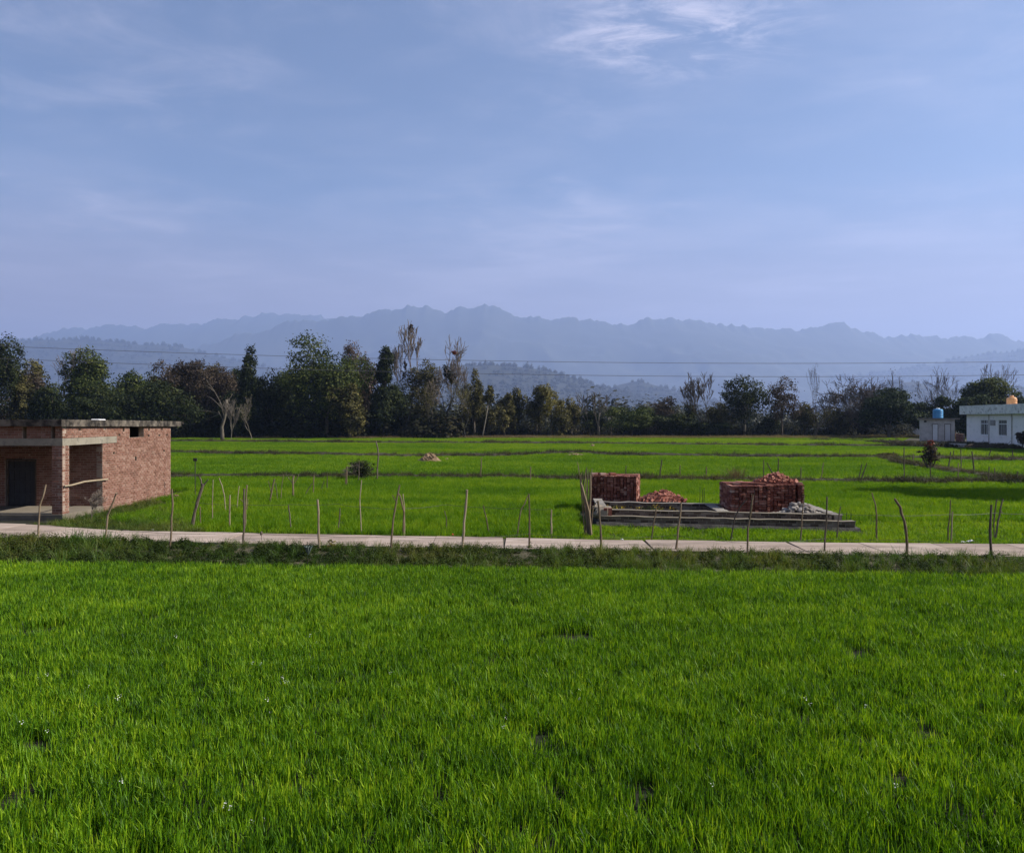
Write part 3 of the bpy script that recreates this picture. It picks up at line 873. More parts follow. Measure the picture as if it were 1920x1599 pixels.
def verges():
    rng = np.random.default_rng(17)
    weed = [bush_mesh('weed', 190, .19, .26, .05, WEED, rng, 12, .6) for _ in range(7)]
    grass = [blades(34, .12, .14, .42, .008, .5, VERGEGRASS, 'grass_tuft', rng) for _ in range(4)]
    n = 3600
    x = rng.uniform(-18, 18, n)
    t = rng.uniform(0, 1, n)
    y = edge1(x) + .02 + t * (path_near(x) + .12 - edge1(x))
    kind = rng.uniform(0, 1, n)
    gp = fbm(x * .6, y * .6, 91, 3)
    isg = kind < .12 + .5 * (gp > .57)
    idx = np.where(isg, rng.integers(7, 11, n), rng.integers(0, 7, n))
    big = fbm(x * .35, y * 0 + 3, 92, 3)
    s = rng.uniform(.5, .98, n) * (.55 + .75 * big) * np.where(x < -8, 1.35, 1.0)
    s = np.where(t > .85, s * .75, s)
    z = np.interp(t, [0, .35, .75, 1], [-.03, .02, .09, .085]) - .02
    tint = np.clip(.45 + 1.5 * (fbm(x * .5, y * .5, 93, 3) - .5) + rng.normal(0, .18, n), 0, 1.2)
    rot = np.stack([rng.normal(0, .12, n), rng.normal(0, .12, n), rng.uniform(0, 6.28, n)], -1)
    scatter('weeds', np.stack([x, y, z], -1), rot, np.stack([s, s, s], -1), idx, tint, weed + grass,
            'dark leafy weeds and grass tufts along the near edge of the path')
    # far side of the path and round the hut
    n = 5200
    x = rng.uniform(-19, 26, n); y = np.empty(n); w = rng.uniform(0, 1, n)
    y = path_far(x) + .02 + w * .42
    hx = rng.uniform(0, 1, n) < .36
    xh = rng.uniform(-14.2, -8.6, n); yh = path_far(xh) + .05 + rng.uniform(0, 1, n) * np.maximum(.3, (31.5 - path_far(xh)) * (1 - (xh + 14.2) / 5.6))
    x = np.where(hx, xh, x); y = np.where(hx, yh, y)
    ok = ~((x < -14.25)) & ~((x < -14.0) & (y > 24.5) & (y < 28.2))
    x, y, hx = x[ok], y[ok], hx[ok]; n = len(x)
    s = rng.uniform(.3, .8, n) * np.where(hx, 1.0, .62)
    isg = rng.uniform(0, 1, n) < np.where(hx, .55, .6)
    idx = np.where(isg, rng.integers(7, 11, n), rng.integers(0, 7, n))
    tint = np.clip(.6 + 1.3 * (fbm(x * .5, y * .5, 94, 3) - .5) + rng.normal(0, .18, n), 0, 1.3)
    rot = np.stack([rng.normal(0, .12, n), rng.normal(0, .12, n), rng.uniform(0, 6.28, n)], -1)
    scatter('weeds', np.stack([x, y, np.zeros(n) - .02], -1), rot, np.stack([s, s, s], -1), idx, tint, weed + grass,
            'short yellowish weeds along the far edge of the path and beside the brick hut')
    # dry growth on the bunds
    dry = [blades(40, .22, .12, .5, .014, .7, DRYGRASS, 'dry_tuft', rng, 2) for _ in range(4)] + \
          [bush_mesh('dry_weed', 130, .26, .3, .07, DRYGRASS, rng, 10, .5) for _ in range(4)]
    PX, PY, SS = [], [], []
    for (bx, by), wd, dens, sc in ((bx1, .8, 32, .85), (bx2, 1.0, 25, 1.0), (bx3, 1.1, 20, 1.05), (bx4, .75, 28, .9)):
        sel = (np.abs(bx) < by * .72 + 4)
        bxx, byy = bx[sel], by[sel]
        m = int(len(bxx) * .6 * dens)
        k = rng.integers(0, len(bxx), m)
        PX.append(bxx[k] + rng.uniform(-.4, .4, m)); PY.append(byy[k] + rng.normal(0, wd * .55, m)); SS.append(np.full(m, sc))
    x = np.concatenate(PX); y = np.concatenate(PY); s = np.concatenate(SS); n = len(x)
    v = fbm(x * .3, y * .3, 95, 3)
    s = s * rng.uniform(.5, 1.15, n) * (.55 + .9 * v)
    tint = np.clip(.35 + 1.4 * (fbm(x * .25, y * .25, 96, 3) - .5) + rng.normal(0, .2, n), 0, 1.2)
    rot = np.stack([rng.normal(0, .15, n), rng.normal(0, .15, n), rng.uniform(0, 6.28, n)], -1)
    z = np.full(n, .10)
    # rough weedy ground left of the yard, round the mango tree
    m = 1500
    xa = rng.uniform(34, 68, m); ya = rng.uniform(92, 136, m); q = xa / ya
    kp = (q > .37) & (q < .53) & (fbm(xa * .12, ya * .35, 97, 3) > .5)
    xa, ya = xa[kp], ya[kp]; m = len(xa)
    x = np.concatenate([x, xa]); y = np.concatenate([y, ya]); z = np.concatenate([z, np.zeros(m)]); s = np.concatenate([s, rng.uniform(.7, 1.7, m)])
    tint = np.concatenate([tint, np.clip(rng.normal(.35, .2, m), 0, 1)])
    rot = np.concatenate([rot, np.stack([np.zeros(m), np.zeros(m), rng.uniform(0, 6.28, m)], -1)]); n = len(x)
    ok = ~in_foundation(x, y)
    scatter('dry_grass', np.stack([x, y, z], -1)[ok], rot[ok], np.stack([s, s, s], -1)[ok], rng.integers(0, 8, n)[ok], tint[ok], dry,
            'dark dry grass and weeds covering the earth bunds between the fields')
    # brown and straw-coloured strip in front of the trees
    n = 9000
    x = rng.uniform(-100, 105, n); y = rng.uniform(129, 141, n)
    src = [blades(50, .5, .2, .6, .04, .5, BROWNGRASS, 'brown_tuft', rng, 2) for _ in range(4)]
    s = rng.uniform(.6, 1.2, n)
    px = 960 + x / y * FPX
    tint = np.clip(np.where(px < 1000, .15, .75) + rng.normal(0, .2, n), 0, 1.2)
    ok = ((px > 440) | (y > 136)) & ~yard(x, y)
    scatter('brown_grass', np.stack([x, y, np.zeros(n)], -1)[ok], np.stack([np.zeros(n), np.zeros(n), rng.uniform(0, 6.28, n)], -1)[ok], np.stack([s, s, s], -1)[ok],
            rng.integers(0, 4, n)[ok], tint[ok], src, 'strip of brown dry grass along the foot of the trees')
    # small white flowers in the near wheat
    n = 60
    x = rng.uniform(-9, 9, n); y = rng.uniform(5.5, 14, n)
    c = rng.normal(0, 1, (5, 3)) * np.array([.02, .02, .015]); c[:, 2] += .25
    fl = np_mesh('flower', leaf_quads(c, np.array([[0, -.3, 1]]) + rng.normal(0, .4, (5, 3)), .014, rng, .9), 4, rng.uniform(0, 1, 20), PETAL)
    cl = rng.integers(0, 40, n); cx = rng.uniform(-8, 8, 40); cy = rng.uniform(5.8, 11, 40)
    x = cx[cl] + rng.normal(0, .12, n); y = cy[cl] + rng.normal(0, .12, n)
    s = rng.uniform(.7, 1.1, n)
    scatter('white_flowers', np.stack([x, y, np.zeros(n)], -1), np.stack([np.zeros(n), np.zeros(n), rng.uniform(0, 6.28, n)], -1), np.stack([s, s, s], -1),
            np.zeros(n), np.zeros(n), [fl], 'tiny white wildflowers scattered through the foreground wheat')


verges()
# PART2
# ------------------------------------------------------------------ haze
def haze():
    mb = MB()
    mb.box((0, 7050, 845), (33600, 15100, 1694))
    m, n, l, out = new_mat('haze_air')
    v = n.new('ShaderNodeVolumePrincipled')
    v.inputs['Color'].default_value = (0.43, 0.57, 0.93, 1)
    v.inputs['Density'].default_value = 0.000138
    v.inputs['Anisotropy'].default_value = 0.25
    l.new(v.outputs[0], out.inputs['Volume'])
    tag(mb.build('haze', m), kind='stuff')


haze()


# ------------------------------------------------------------------ bricks
def brick_mesh(name, mat, k):
    rr = random.Random(k * 7 + len(name))
    me = bpy.data.meshes.new(name)
    vs = [(x + rr.uniform(-.025, .025), y + rr.uniform(-.03, .03), z + rr.uniform(-.035, .035)) for z in (-.5, .5) for y in (-.5, .5) for x in (-.5, .5)]
    me.from_pydata(vs, [], [(0, 2, 3, 1), (4, 5, 7, 6), (0, 1, 5, 4), (2, 6, 7, 3), (0, 4, 6, 2), (1, 3, 7, 5)])
    me.materials.append(mat); me.update()
    return me


def lay_bricks(root, pl, mat, limit=300, name='brick'):
    """pl: (centre, size, euler, weight); the ones that show largest become parts, the rest one part"""
    pl = sorted(pl, key=lambda q: q[3])
    meshes = [brick_mesh(name, mat, k) for k in range(5)]
    for i, (c, s, e, w) in enumerate(pl[:limit]):
        o = link(name, meshes[i % 5], root, Vector(c) - root.location)
        o.scale = s; o.rotation_euler = e
    if len(pl) > limit:
        mb = MB()
        for c, s, e, w in pl[limit:]:
            mb.box(c, s, tint=random.random(), j=.002, M=Euler(e).to_matrix())
        tag(mb.build(name + 's', mat, root), kind='stuff')


def wall_courses(pl, mortar, org, u, n, length, z0, z1, holes=(), wgt=0.0, bl=.232, bh=.066, gap=.017, thick=.2, depth=.1):
    u = Vector((u[0], u[1], 0)).normalized(); n = Vector((n[0], n[1], 0)).normalized()
    rz = math.atan2(u.y, u.x)
    ch = bh + gap
    nc = int(round((z1 - z0) / ch)); ch = (z1 - z0) / nc
    for k in range(nc):
        za, zb = z0 + k * ch, z0 + (k + 1) * ch; zm = (za + zb) / 2
        cuts = sorted((a, b) for a, b, c, d in holes if c < zm < d)
        iv = []; p = 0.0
        for a, b in cuts:
            if a > p: iv.append((p, min(a, length)))
            p = max(p, b)
        if p < length: iv.append((p, length))
        for a, b in iv:
            if b - a < .03: continue
            c = Vector((org[0], org[1], 0)) + u * ((a + b) / 2) - n * (thick / 2 + .011)
            mortar.box((c.x, c.y, zm), (b - a, thick, ch - .0004), rz)
            x = a - (bl * .5 if k % 2 else 0)
            while x < b - .02:
                xa, xb = max(x, a) + gap / 2, min(x + bl, b) - gap / 2
                x += bl + gap * .3
                if xb - xa < .04: continue
                out = random.gauss(0, .003)
                c = Vector((org[0], org[1], 0)) + u * ((xa + xb) / 2) - n * (depth / 2 - out)
                pl.append(((c.x, c.y, zm), (xb - xa, depth, bh), (0, 0, rz), (c - Vector((0, 0, 0))).length + wgt))


# ------------------------------------------------------------------ brick hut
def hut():
    XS = -14.33
    root = empty('brick_hut', (XS, 25.5, 0))
    tag(root, 'small unfinished brick hut with a flat stained concrete roof and open corner porch', 'hut')
    pl = []; mo = MB()
    LX = -20.6
    # side wall (lit), with put-log holes and a vent under the slab
    H = [(2.0, 3.15, 2.545, 3.2)]
    for px, py in ((224, 816.5), (279, 816.5), (299, 816.5), (313.5, 816.5), (213.8, 848.3), (307.7, 844.5), (279.5, 803.5), (304, 803.5), (232, 804.6), (255, 860.0)):
        d = -XS * FPX / (960 - px); z = CAM_Z + (HOR - py) / FPX * d; a = d - 28.0
        H.append((a - .07, a + .07, z - .05, z + .05))
    wall_courses(pl, mo, (XS, 28.0), (0, 1), (1, 0), 5.6, -.1, 2.35, H, 0)
    wall_courses(pl, mo, (XS, 29.0), (0, 1), (1, 0), 4.6, 2.35, 2.585, [(a - 1, b - 1, c, d) for a, b, c, d in H], 0)
    H2 = [(a + 2.27, b + 2.27, c, d) for a, b, c, d in H]
    for px, py in ((150, 804), (196, 804)):
        d = -XS * FPX / (960 - px); z = CAM_Z + (HOR - py) / FPX * d
        H2.append((d - 25.73 - .07, d - 25.73 + .07, z - .05, z + .05))
    H2 = [(a + .227, b + .227, c, d) for a, b, c, d in H2]
    wall_courses(pl, mo, (XS, 25.503), (0, 1), (1, 0), 8.097, 2.59, 2.98, H2, 0)
    # front band above the beam, two open slots
    wall_courses(pl, mo, (LX, 25.5), (1, 0), (0, -1), XS - LX, 2.59, 2.98, [(5.0, 5.12, 2.6, 3), (5.91, 6.03, 2.6, 3)], 1)
    # corner pillar, two visible faces
    wall_courses(pl, mo, (XS - .34, 25.5), (1, 0), (0, -1), .34, .17, 2.355, (), -5, thick=.15)
    wall_courses(pl, mo, (XS, 25.503), (0, 1), (1, 0), .397, .17, 2.355, (), -5, thick=.15)
    # wall at the back of the porch with the door opening
    wall_courses(pl, mo, (LX, 28.0), (1, 0), (0, -1), XS - .012 - LX, .17, 2.98, [(2.86, 3.95, .1, 1.80)], 6)
    lay_bricks(root, pl, M['brick'])
    mo.box((XS - 3.2, 33.5, 1.45), (6.1, .2, 3.0)); mo.box((LX + .1, 29.5, 1.45), (.2, 7.6, 3.0))
    mo.build('wall', M['mortar'], root)
    b = MB()
    b.box((LX / 2 + XS / 2 - .002, 25.613, 2.472), (XS - LX + .012, .232, .23))
    b.box((XS - .113, 27.365, 2.472), (.236, 3.268, .232), j=.004)
    b.build('lintel', M['lintel'], root)
    f = MB()
    f.box((LX / 2 + XS / 2 + .015, 26.72, .02), (XS - LX + .03, 2.54, .30), j=.006)
    f.build('porch_floor', M['coping'], root)
    r = MB()
    vs = []
    for (x, y) in ((LX - .3, 25.28), (XS + .10, 25.28), (XS + .10, 34.45), (LX - .3, 34.45)):
        zt = 3.195 - (y - 25.28) * .0095
        vs.append((x, y, zt - .215)); vs.append((x, y, zt))
    # subdivided slab edge so that it is not dead straight
    mbs = MB()
    nseg = 26
    ring = []
    for i in range(nseg):
        y = 25.28 + (34.45 - 25.28) * i / (nseg - 1); ring.append((XS + .10 + random.uniform(-.012, .012), y))
    poly = [(LX - .3, 25.28)] + [(LX - .3 + (XS + .4 - LX) * k / 8, 25.28 + random.uniform(-.01, .01)) for k in range(1, 8)] + ring + [(LX - .3, 34.45)]
    n = len(poly)
    vs = [(x, y, 3.195 - (y - 25.28) * .0095 - .215 + random.uniform(-.008, .008)) for x, y in poly] + [(x, y, 3.195 - (y - 25.28) * .0095 + random.uniform(-.008, .006)) for x, y in poly]
    mbs.add(vs, [tuple(range(n - 1, -1, -1)), tuple(range(n, 2 * n))] + [(i, (i + 1) % n, (i + 1) % n + n, i + n) for i in range(n)])
    mbs.build('roof', M['roofslab'], root)
    # door: frame, leaf with planks and a bolt
    dr = MB()
    x0, x1 = LX + 2.86, LX + 3.95
    dr.box((x0 + .04, 28.09, .98), (.07, .10, 1.62)); dr.box((x1 - .04, 28.09, .98), (.07, .10, 1.62)); dr.box(((x0 + x1) / 2, 28.09, 1.76), (x1 - x0 - .15, .10, .06))
    door = dr.build('door', M['darkwood'], root)
    for k in range(5):
        w = (x1 - x0 - .16) / 5
        q = MB(); q.box((x0 + .08 + w * (k + .5), 28.11 + (k % 2) * .004, .95), (w - .012, .03, 1.55))
        q.build('plank', M['door'], door)
    q = MB()
    for z in (.55, 1.0, 1.45): q.box(((x0 + x1) / 2, 28.075, z), (x1 - x0 - .17, .03, .09))
    q.build('ledge', M['door'], door)
    q = MB(); q.tube([(x0 + .2, 28.05, 1.05), (x0 + .42, 28.05, 1.05)], .012, 6); q.tube([(x0 + .3, 28.05, 1.05), (x0 + .3, 28.03, .95)], .01, 5)
    q.build('handle', M['iron'], door)
    # bent pole laid across the side opening of the porch
    pm = MB()
    p0 = P(117, 911.5, 25.5); p1 = P(128.5, 912, 25.72); p2 = P(160, 910, 26.8); p3 = P(192, 901.5, 27.95)
    pm.tube([(XS + .05, 25.52, p0.z), (XS + .05, 25.95, p0.z - .0), (XS + .055, 26.7, p0.z + .05), (XS + .05, 27.4, p2.z + .12), (XS + .05, 28.25, p3.z + .03)], [.028, .03, .032, .033, .03], 7)
    tag(pm.build('pole', M['palewood'], None, origin=(XS + .05, 25.5, 1.0)), 'bent pale pole tied across the side opening of the brick hut porch', 'pole')
    sm = MB()
    c = P(189, 786.5, 26.6)
    sm.box((XS - .12, 27.95, 3.185), (.25, .45, .04), j=.015)
    tag(sm.build('plastic_sheet', M['litter'], None, origin=(XS - .12, 27.9, 3.16)), 'scrap of white sheet lying on the hut roof edge', 'sheet')


hut()


# ------------------------------------------------------------------ house foundation with brick stacks
FA = Vector((2.62, 23.72, 0)); FB = Vector((9.68, 22.38, 0))
FU = (FB - FA).normalized(); FV = Vector((.045, 1, 0)).normalized(); FN = Vector((FU.y, -FU.x, 0))
FRZ = math.atan2(FU.y, FU.x)


def fpt(u, v, z=0.0):
    p = FA + FU * u + FV * v
    return Vector((p.x, p.y, z))


def foundation():
    root = empty('house_foundation', (6.2, 24.5, 0))
    tag(root, 'grey stepped brick foundation of an unbuilt house beside the path', 'foundation')
    pl = []; mo = MB()
    L = (FB - FA).length
    o = fpt(0, .05); wall_courses(pl, mo, (o.x, o.y), FU, FN, L - .05, .165, .318, (), 0)
    o = fpt(.25, .30); wall_courses(pl, mo, (o.x, o.y), FU, FN, L - .85, .332, .478, (), 0)
    o = fpt(.25, 2.55); wall_courses(pl, mo, (o.x, o.y), FU, FN, 6.0, .10, .478, (), 4)
    # left end wall and right end wall (outer faces)
    o = fpt(0, 3.2); wall_courses(pl, mo, (o.x, o.y), -FV, Vector((-FV.y, FV.x, 0)), 3.1, .02, .478, (), 6)
    o = fpt(L - .3, .35); wall_courses(pl, mo, (o.x, o.y), FV, Vector((FV.y, -FV.x, 0)), 3.2, .165, .46, (), 8)
    o = fpt(3.55, 2.5); wall_courses(pl, mo, (o.x, o.y), -FV, Vector((-FV.y, FV.x, 0)), 1.9, .20, .47, (), 5)
    lay_bricks(root, pl, M['greybrick'])
    mo.build('wall_core', M['plinthmortar'], root)
    # rough plastered footing
    f = MB()
    nseg = 40
    vs = []
    for i in range(nseg + 1):
        u = -.12 + (L + .16) * i / nseg
        a = random.uniform(-.035, .035); b = random.uniform(-.03, .03)
        for v, z in ((-.14 + a, -.1), (-.10 + a * .6, .07 + b), (-.03 + a * .4, .16), (.35, .164)):
            vs.append(fpt(u, v, z))
    fs = []
    for i in range(nseg):
        for k in range(3):
            q = i * 4 + k; fs.append((q, q + 4, q + 5, q + 1))
    f.add(vs, fs)
    f.build('footing', M['plinth'], root)
    # mortar copings on the wall tops
    def coping(u0, v0, u1, v1, w, z, name='coping', along='u', mat='coping', n=22, t=.016):
        c = MB(); vs = []; fs = []
        for i in range(n + 1):
            k = i / n
            a = fpt(u0 + (u1 - u0) * k, v0 + (v1 - v0) * k)
            if along == 'u': b = a + FV * (w + random.uniform(-.03, .02)); a = a - FV * random.uniform(-.035, .02)
            else: b = a + FU * (w + random.uniform(-.02, .02)); a = a - FU * random.uniform(0, .03)
            dz = random.uniform(-.012, .014)
            vs += [(a.x, a.y, z), (a.x, a.y, z + t + dz), (b.x, b.y, z + t + dz), (b.x, b.y, z)]
        for i in range(n):
            q = i * 4; fs += [(q, q + 4, q + 5, q + 1), (q + 1, q + 5, q + 6, q + 2), (q + 2, q + 6, q + 7, q + 3)]
        fs += [(0, 1, 2, 3), (n * 4 + 3, n * 4 + 2, n * 4 + 1, n * 4)]
        c.add(vs, fs); c.build(name, M[mat], root)
    coping(0.02, .03, L - .05, .03, .27, .318)
    coping(.25, .28, L - .6, .28, .25, .478)
    coping(.25, 2.53, 6.3, 2.53, .25, .478, mat='concrete')
    coping(-.02, .35, -.02, 3.2, .27, .478, along='v', mat='concrete', t=.05)
    coping(L - .56, .35, L - .56, 3.55, .28, .46, along='v', mat='concrete')
    coping(3.5, .5, 3.5, 2.5, .32, .47, along='v', mat='concrete')
    # broken pale corner block, top sloping
    q = MB(); q.rock(fpt(.08, .35, .42), (.2, .34, .17), seed=4); q.rock(fpt(.02, .95, .46), (.16, .4, .13), seed=5)
    q.build('corner_block', M['coping'], root)
    s = MB(); s.add([fpt(.2, .5, .26), fpt(L - .4, .5, .31), fpt(L - .4, 3.4, .30), fpt(.2, 3.4, .24)], [(0, 1, 2, 3)])
    s.build('soil_fill', M['verge'], root)
    rb = MB()
    for px, py, d, h in ((1312, 938, 26.2, .45), (1317, 938, 26.3, .35), (1320, 937, 26.4, .4), (1578, 975, 22.9, .25), (1587, 975, 22.8, .22), (1595, 974, 22.8, .2)):
        p = P(px, py, d); rb.tube([(p.x, p.y, .3), (p.x + .01, p.y, p.z + h)], .009, 5)
    rb.build('reinforcing_bar', M['iron'], root)
    # two loose orange bricks on the ledge
    for i, (px, py) in enumerate(((1131, 963.5), (1137.5, 962.5))):
        m2 = MB(); c = fpt(.17 + .13 * i, .17, .334 + .11); m2.box((c.x, c.y, c.z), (.105, .075, .22), FRZ + .2 * i, j=.006)
        tag(m2.build('brick', M['palebrick'], None, origin=c), ['orange brick standing on end at the left corner of the grey foundation', 'orange brick on end beside another, second from the foundation corner'][i], 'brick')


foundation()


def stack(label, ox, oy, rz, sections, z0, z1, depth, side=None, extra=()):
    """stacked bricks laid header-out; sections: (u0,u1,setback)"""
    u = Vector((math.cos(rz), math.sin(rz), 0)); n = Vector((u.y, -u.x, 0))
    root = empty('brick_stack', (ox, oy, z0))
    tag(root, label, 'brick stack', 'stacks of red bricks')
    bh = .0735; nc = int(round((z1 - z0) / bh))
    pl = []; core = MB()
    o = Vector((ox, oy, 0))
    for (u0, u1, sb) in sections:
        ncol = max(1, int(round((u1 - u0) / .116))); w = (u1 - u0) / ncol
        for k in range(nc):
            zm = z0 + (k + .5) * bh
            kk = (k // 2) % 3
            c_ = 0
            while c_ < ncol:
                # mostly headers, here and there a stretcher
                if random.random() < .12 and c_ + 2 <= ncol: bw = 2
                else: bw = 1
                uu = u0 + (c_ + bw / 2) * w
                out = random.gauss(0, .012)
                p = o + u * uu - n * (sb + .11 - out)
                pl.append(((p.x, p.y, zm), (w * bw - random.uniform(.012, .03), .22, bh - random.uniform(.010, .018)), (0, random.gauss(0, .008), rz + random.gauss(0, .02)), p.length - zm * .2))
                c_ += bw
        p = o + u * ((u0 + u1) / 2) - n * (sb + .2 + (depth - sb - .23) / 2)
        core.box((p.x, p.y, (z0 + z1) / 2 - .04), (u1 - u0 - .03, depth - sb - .26, z1 - z0 - .09), rz)
    # the end face that shows, stretchers
    if side:
        uu, sgn = side
        nb = max(1, int(round((depth - .22) / .23)))
        for k in range(nc):
            zm = z0 + (k + .5) * bh
            for b in range(nb):
                v = .22 + (b + .5) * (depth - .22) / nb
                p = o + u * (uu - sgn * .055 + random.gauss(0, .006)) - n * v
                pl.append(((p.x, p.y, zm), (.11, (depth - .22) / nb - .008, bh - random.uniform(.003, .008)), (0, 0, rz + random.gauss(0, .02)), p.length + .3 - zm * .2))
    # top layer
    ua, ub = min(s[0] for s in sections), max(s[1] for s in sections)
    nb = int((ub - ua) / .23); nd = int((depth - .24) / .115)
    for i in range(nb):
        for j in range(nd):
            p = o + u * (ua + (i + .5) * (ub - ua) / nb) - n * (.75 * max(s[2] for s in sections) + .26 + (j + .5) * .115)
            if (p - o).dot(-n) > depth - .06: continue
            pl.append(((p.x, p.y, z1 - bh * .5 + random.gauss(0, .008)), ((ub - ua) / nb - .008, .108, bh - .004), (random.gauss(0, .01), 0, rz + random.gauss(0, .02)), p.length + 1))
    for (uu, v, e) in extra:
        p = o + u * uu - n * v
        pl.append(((p.x, p.y, z1 + .035 + e), (.22, .105, .07), (0, 0, rz + random.uniform(-.7, .7)), 5))
    core.build('core', M['corebrick'], root)
    lay_bricks(root, pl, M['redbrick'])


stack('shorter red brick stack at the left, behind the corner of the grey foundation', 2.72, 27.75, R(-15.5), [(0, 1.6, 0)], .08, 1.27, 1.0, (1.6, 1),
      [(.12, .15, 0), (.25, .3, 0), (.42, .12, 0), (.75, .2, .0), (.7, .35, 0)])
stack('longer red brick stack with a dark slot near its right end, behind stones', 6.69, 24.42, R(0.5), [(0, 1.2, 0), (1.21, 2.13, .42), (2.21, 2.42, .45)], .22, 1.21, 1.35, (0, -1))


def brick_pile(label, c, rx, ry, h, n, mat, seed):
    rr = random.Random(seed)
    root = empty('brick_pile', c)
    tag(root, label, 'brick pile', 'heaps of loose bricks')
    pl = []
    cx, cy, cz = c
    for i in range(n):
        a = rr.uniform(0, 6.283); r = math.sqrt(rr.uniform(0, 1))
        if i < n * .62: a = rr.uniform(math.pi, 2 * math.pi)
        x = cx + rx * r * math.cos(a); y = cy + ry * r * math.sin(a)
        top = h * max(0, 1 - r ** 1.25) * rr.uniform(.8, 1.05)
        z = cz + max(.035, top)
        s = (rr.uniform(.12, .225), .105, .068)
        pl.append(((x, y, z), s, (rr.uniform(-.8, .8), rr.uniform(-.8, .8), rr.uniform(0, 3.14)), y))
    core = MB()
    core.rock((cx, cy, cz + h * .16), (rx * .8, ry * .8, h * .55), seed=seed)
    core.build('rubble_core', mat, root)
    lay_bricks(root, pl, mat)


p = P(1240, 941, 26.75)
brick_pile('heap of loose orange bricks lying on the grey foundation between the two stacks', (p.x, p.y, .46), .80, .5, .36, 130, M['palebrick'], 3)
p = P(1455, 905, 25.45)
brick_pile('heap of loose bricks on top of the longer brick stack', (p.x, 25.45, 1.19), .64, .40, .27, 110, M['palebrick'], 8)


def stones():
    root = empty('stone_pile', (8.5, 23.75, .3))
    tag(root, 'pile of pale rounded stones at the right foot of the longer brick stack', 'stone pile')
    rr = random.Random(6)
    for i in range(64):
        a = rr.uniform(0, 6.28); r = math.sqrt(rr.uniform(0, 1))
        x = 8.52 + .62 * r * math.cos(a); y = 23.72 + .34 * r * math.sin(a)
        z = .34 + .42 * max(0, 1 - r ** 1.2) * rr.uniform(.75, 1.05)
        s = rr.uniform(.055, .125)
        q = MB(); q.rock((x, y, z), (s * rr.uniform(.9, 1.35), s, s * rr.uniform(.6, .9)), seed=i)
        q.build('stone', M['stone'], root, smooth=False)
    for i, (px, py) in enumerate(((1449, 958), (1458, 962), (1470, 957), (1478, 962))):
        pp = P(px, py, 23.75); q = MB(); q.rock((pp.x, pp.y, .40), (.09, .08, .06), seed=80 + i); q.build('stone', M['stone'], root)


stones()


def stick_bundle():
    root = empty('stick_bundle', (2.1, 22.0, 0))
    tag(root, 'tall upright bundle of bare sticks standing left of the grey foundation', 'stick bundle')
    rr = random.Random(9)
    mats = [M['wood'], M['darkwood'], M['wood'], M['palewood']]
    rows = [((1108, 1006), (1104, 960), (1092, 915), (1089, 905)), ((1106, 1004), (1103, 950), (1101, 900), (1100, 876)), ((1104, 1000), (1100, 950), (1097, 885)),
            ((1103, 985), (1107, 930), (1110, 878)), ((1098, 975), (1094, 930), (1093, 882)), ((1102, 990), (1099, 930), (1104, 880)), ((1107, 1003), (1099, 948), (1091, 930), (1088, 890)),
            ((1096, 970), (1091, 920), (1090, 886)), ((1100, 985), (1106, 935), (1106, 885)), ((1092, 960), (1093, 915), (1099, 880)), ((1105, 990), (1112, 952), (1119, 940)), ((1101, 960), (1108, 915), (1107, 890)),
            ((1099, 950), (1088, 900), (1083, 866))]
    for i, row in enumerate(rows):
        d = 21.95 + .06 * (i % 5)
        pts = [P(px, py, d) for px, py in row]
        pts[0].z = max(-.05, pts[0].z)
        if i > 2: pts[0] = Vector((2.12 + rr.uniform(-.12, .06), d, rr.uniform(-.05, .1)))
        q = MB(); n = len(pts); r0 = .05 if i == 0 else rr.uniform(.017, .03)
        q.tube(pts, [r0 * (1 - .55 * k / (n - 1)) for k in range(n)], 6)
        q.build('stick', mats[i % 4], root)


stick_bundle()


# ------------------------------------------------------------------ fence posts
WOODS = {'w': 'wood', 'd': 'darkwood', 'p': 'palewood'}


def post(pts, th, mat, label, group, z=0.05, forks=(), name='fence_post', cat='fence post', d=None):
    """pts: photo pixels from foot to top; th: thickness in photo pixels"""
    if d is None: d = gd(pts[0][1], z)
    base = P(pts[0][0], pts[0][1], d); base.z = -.15
    W = [base] + [P(a, b, d) for a, b in pts]
    W = [Vector((p.x, d + .04 * math.sin(7.1 * i + pts[0][0]), p.z)) for i, p in enumerate(W)]
    # finer knots along the stick
    Q = []
    rr = random.Random(int(pts[0][0]) * 31)
    for a, b in zip(W[:-1], W[1:]):
        m = max(2, int((b - a).length / .22))
        for k in range(m): Q.append(a + (b - a) * (k / m) + Vector((rr.gauss(0, .006), rr.gauss(0, .006), 0)))
    Q.append(W[-1])
    r0 = th / FPX * d / 2 * .84
    n = len(Q)
    rad = [r0 * (1.1 - .3 * i / n) * rr.uniform(.86, 1.16) for i in range(n)]
    mb = MB(); mb.tube(Q, rad, 7)
    for f in forks:
        F = [P(a, b, d) for a, b in f]
        mb.tube(F, [r0 * .55 * (1 - .5 * i / len(F)) for i in range(len(F))], 5)
    o = mb.build(name, M[WOODS[mat]], None, origin=(base.x, d, 0))
    tag(o, label, cat, group)
    return o


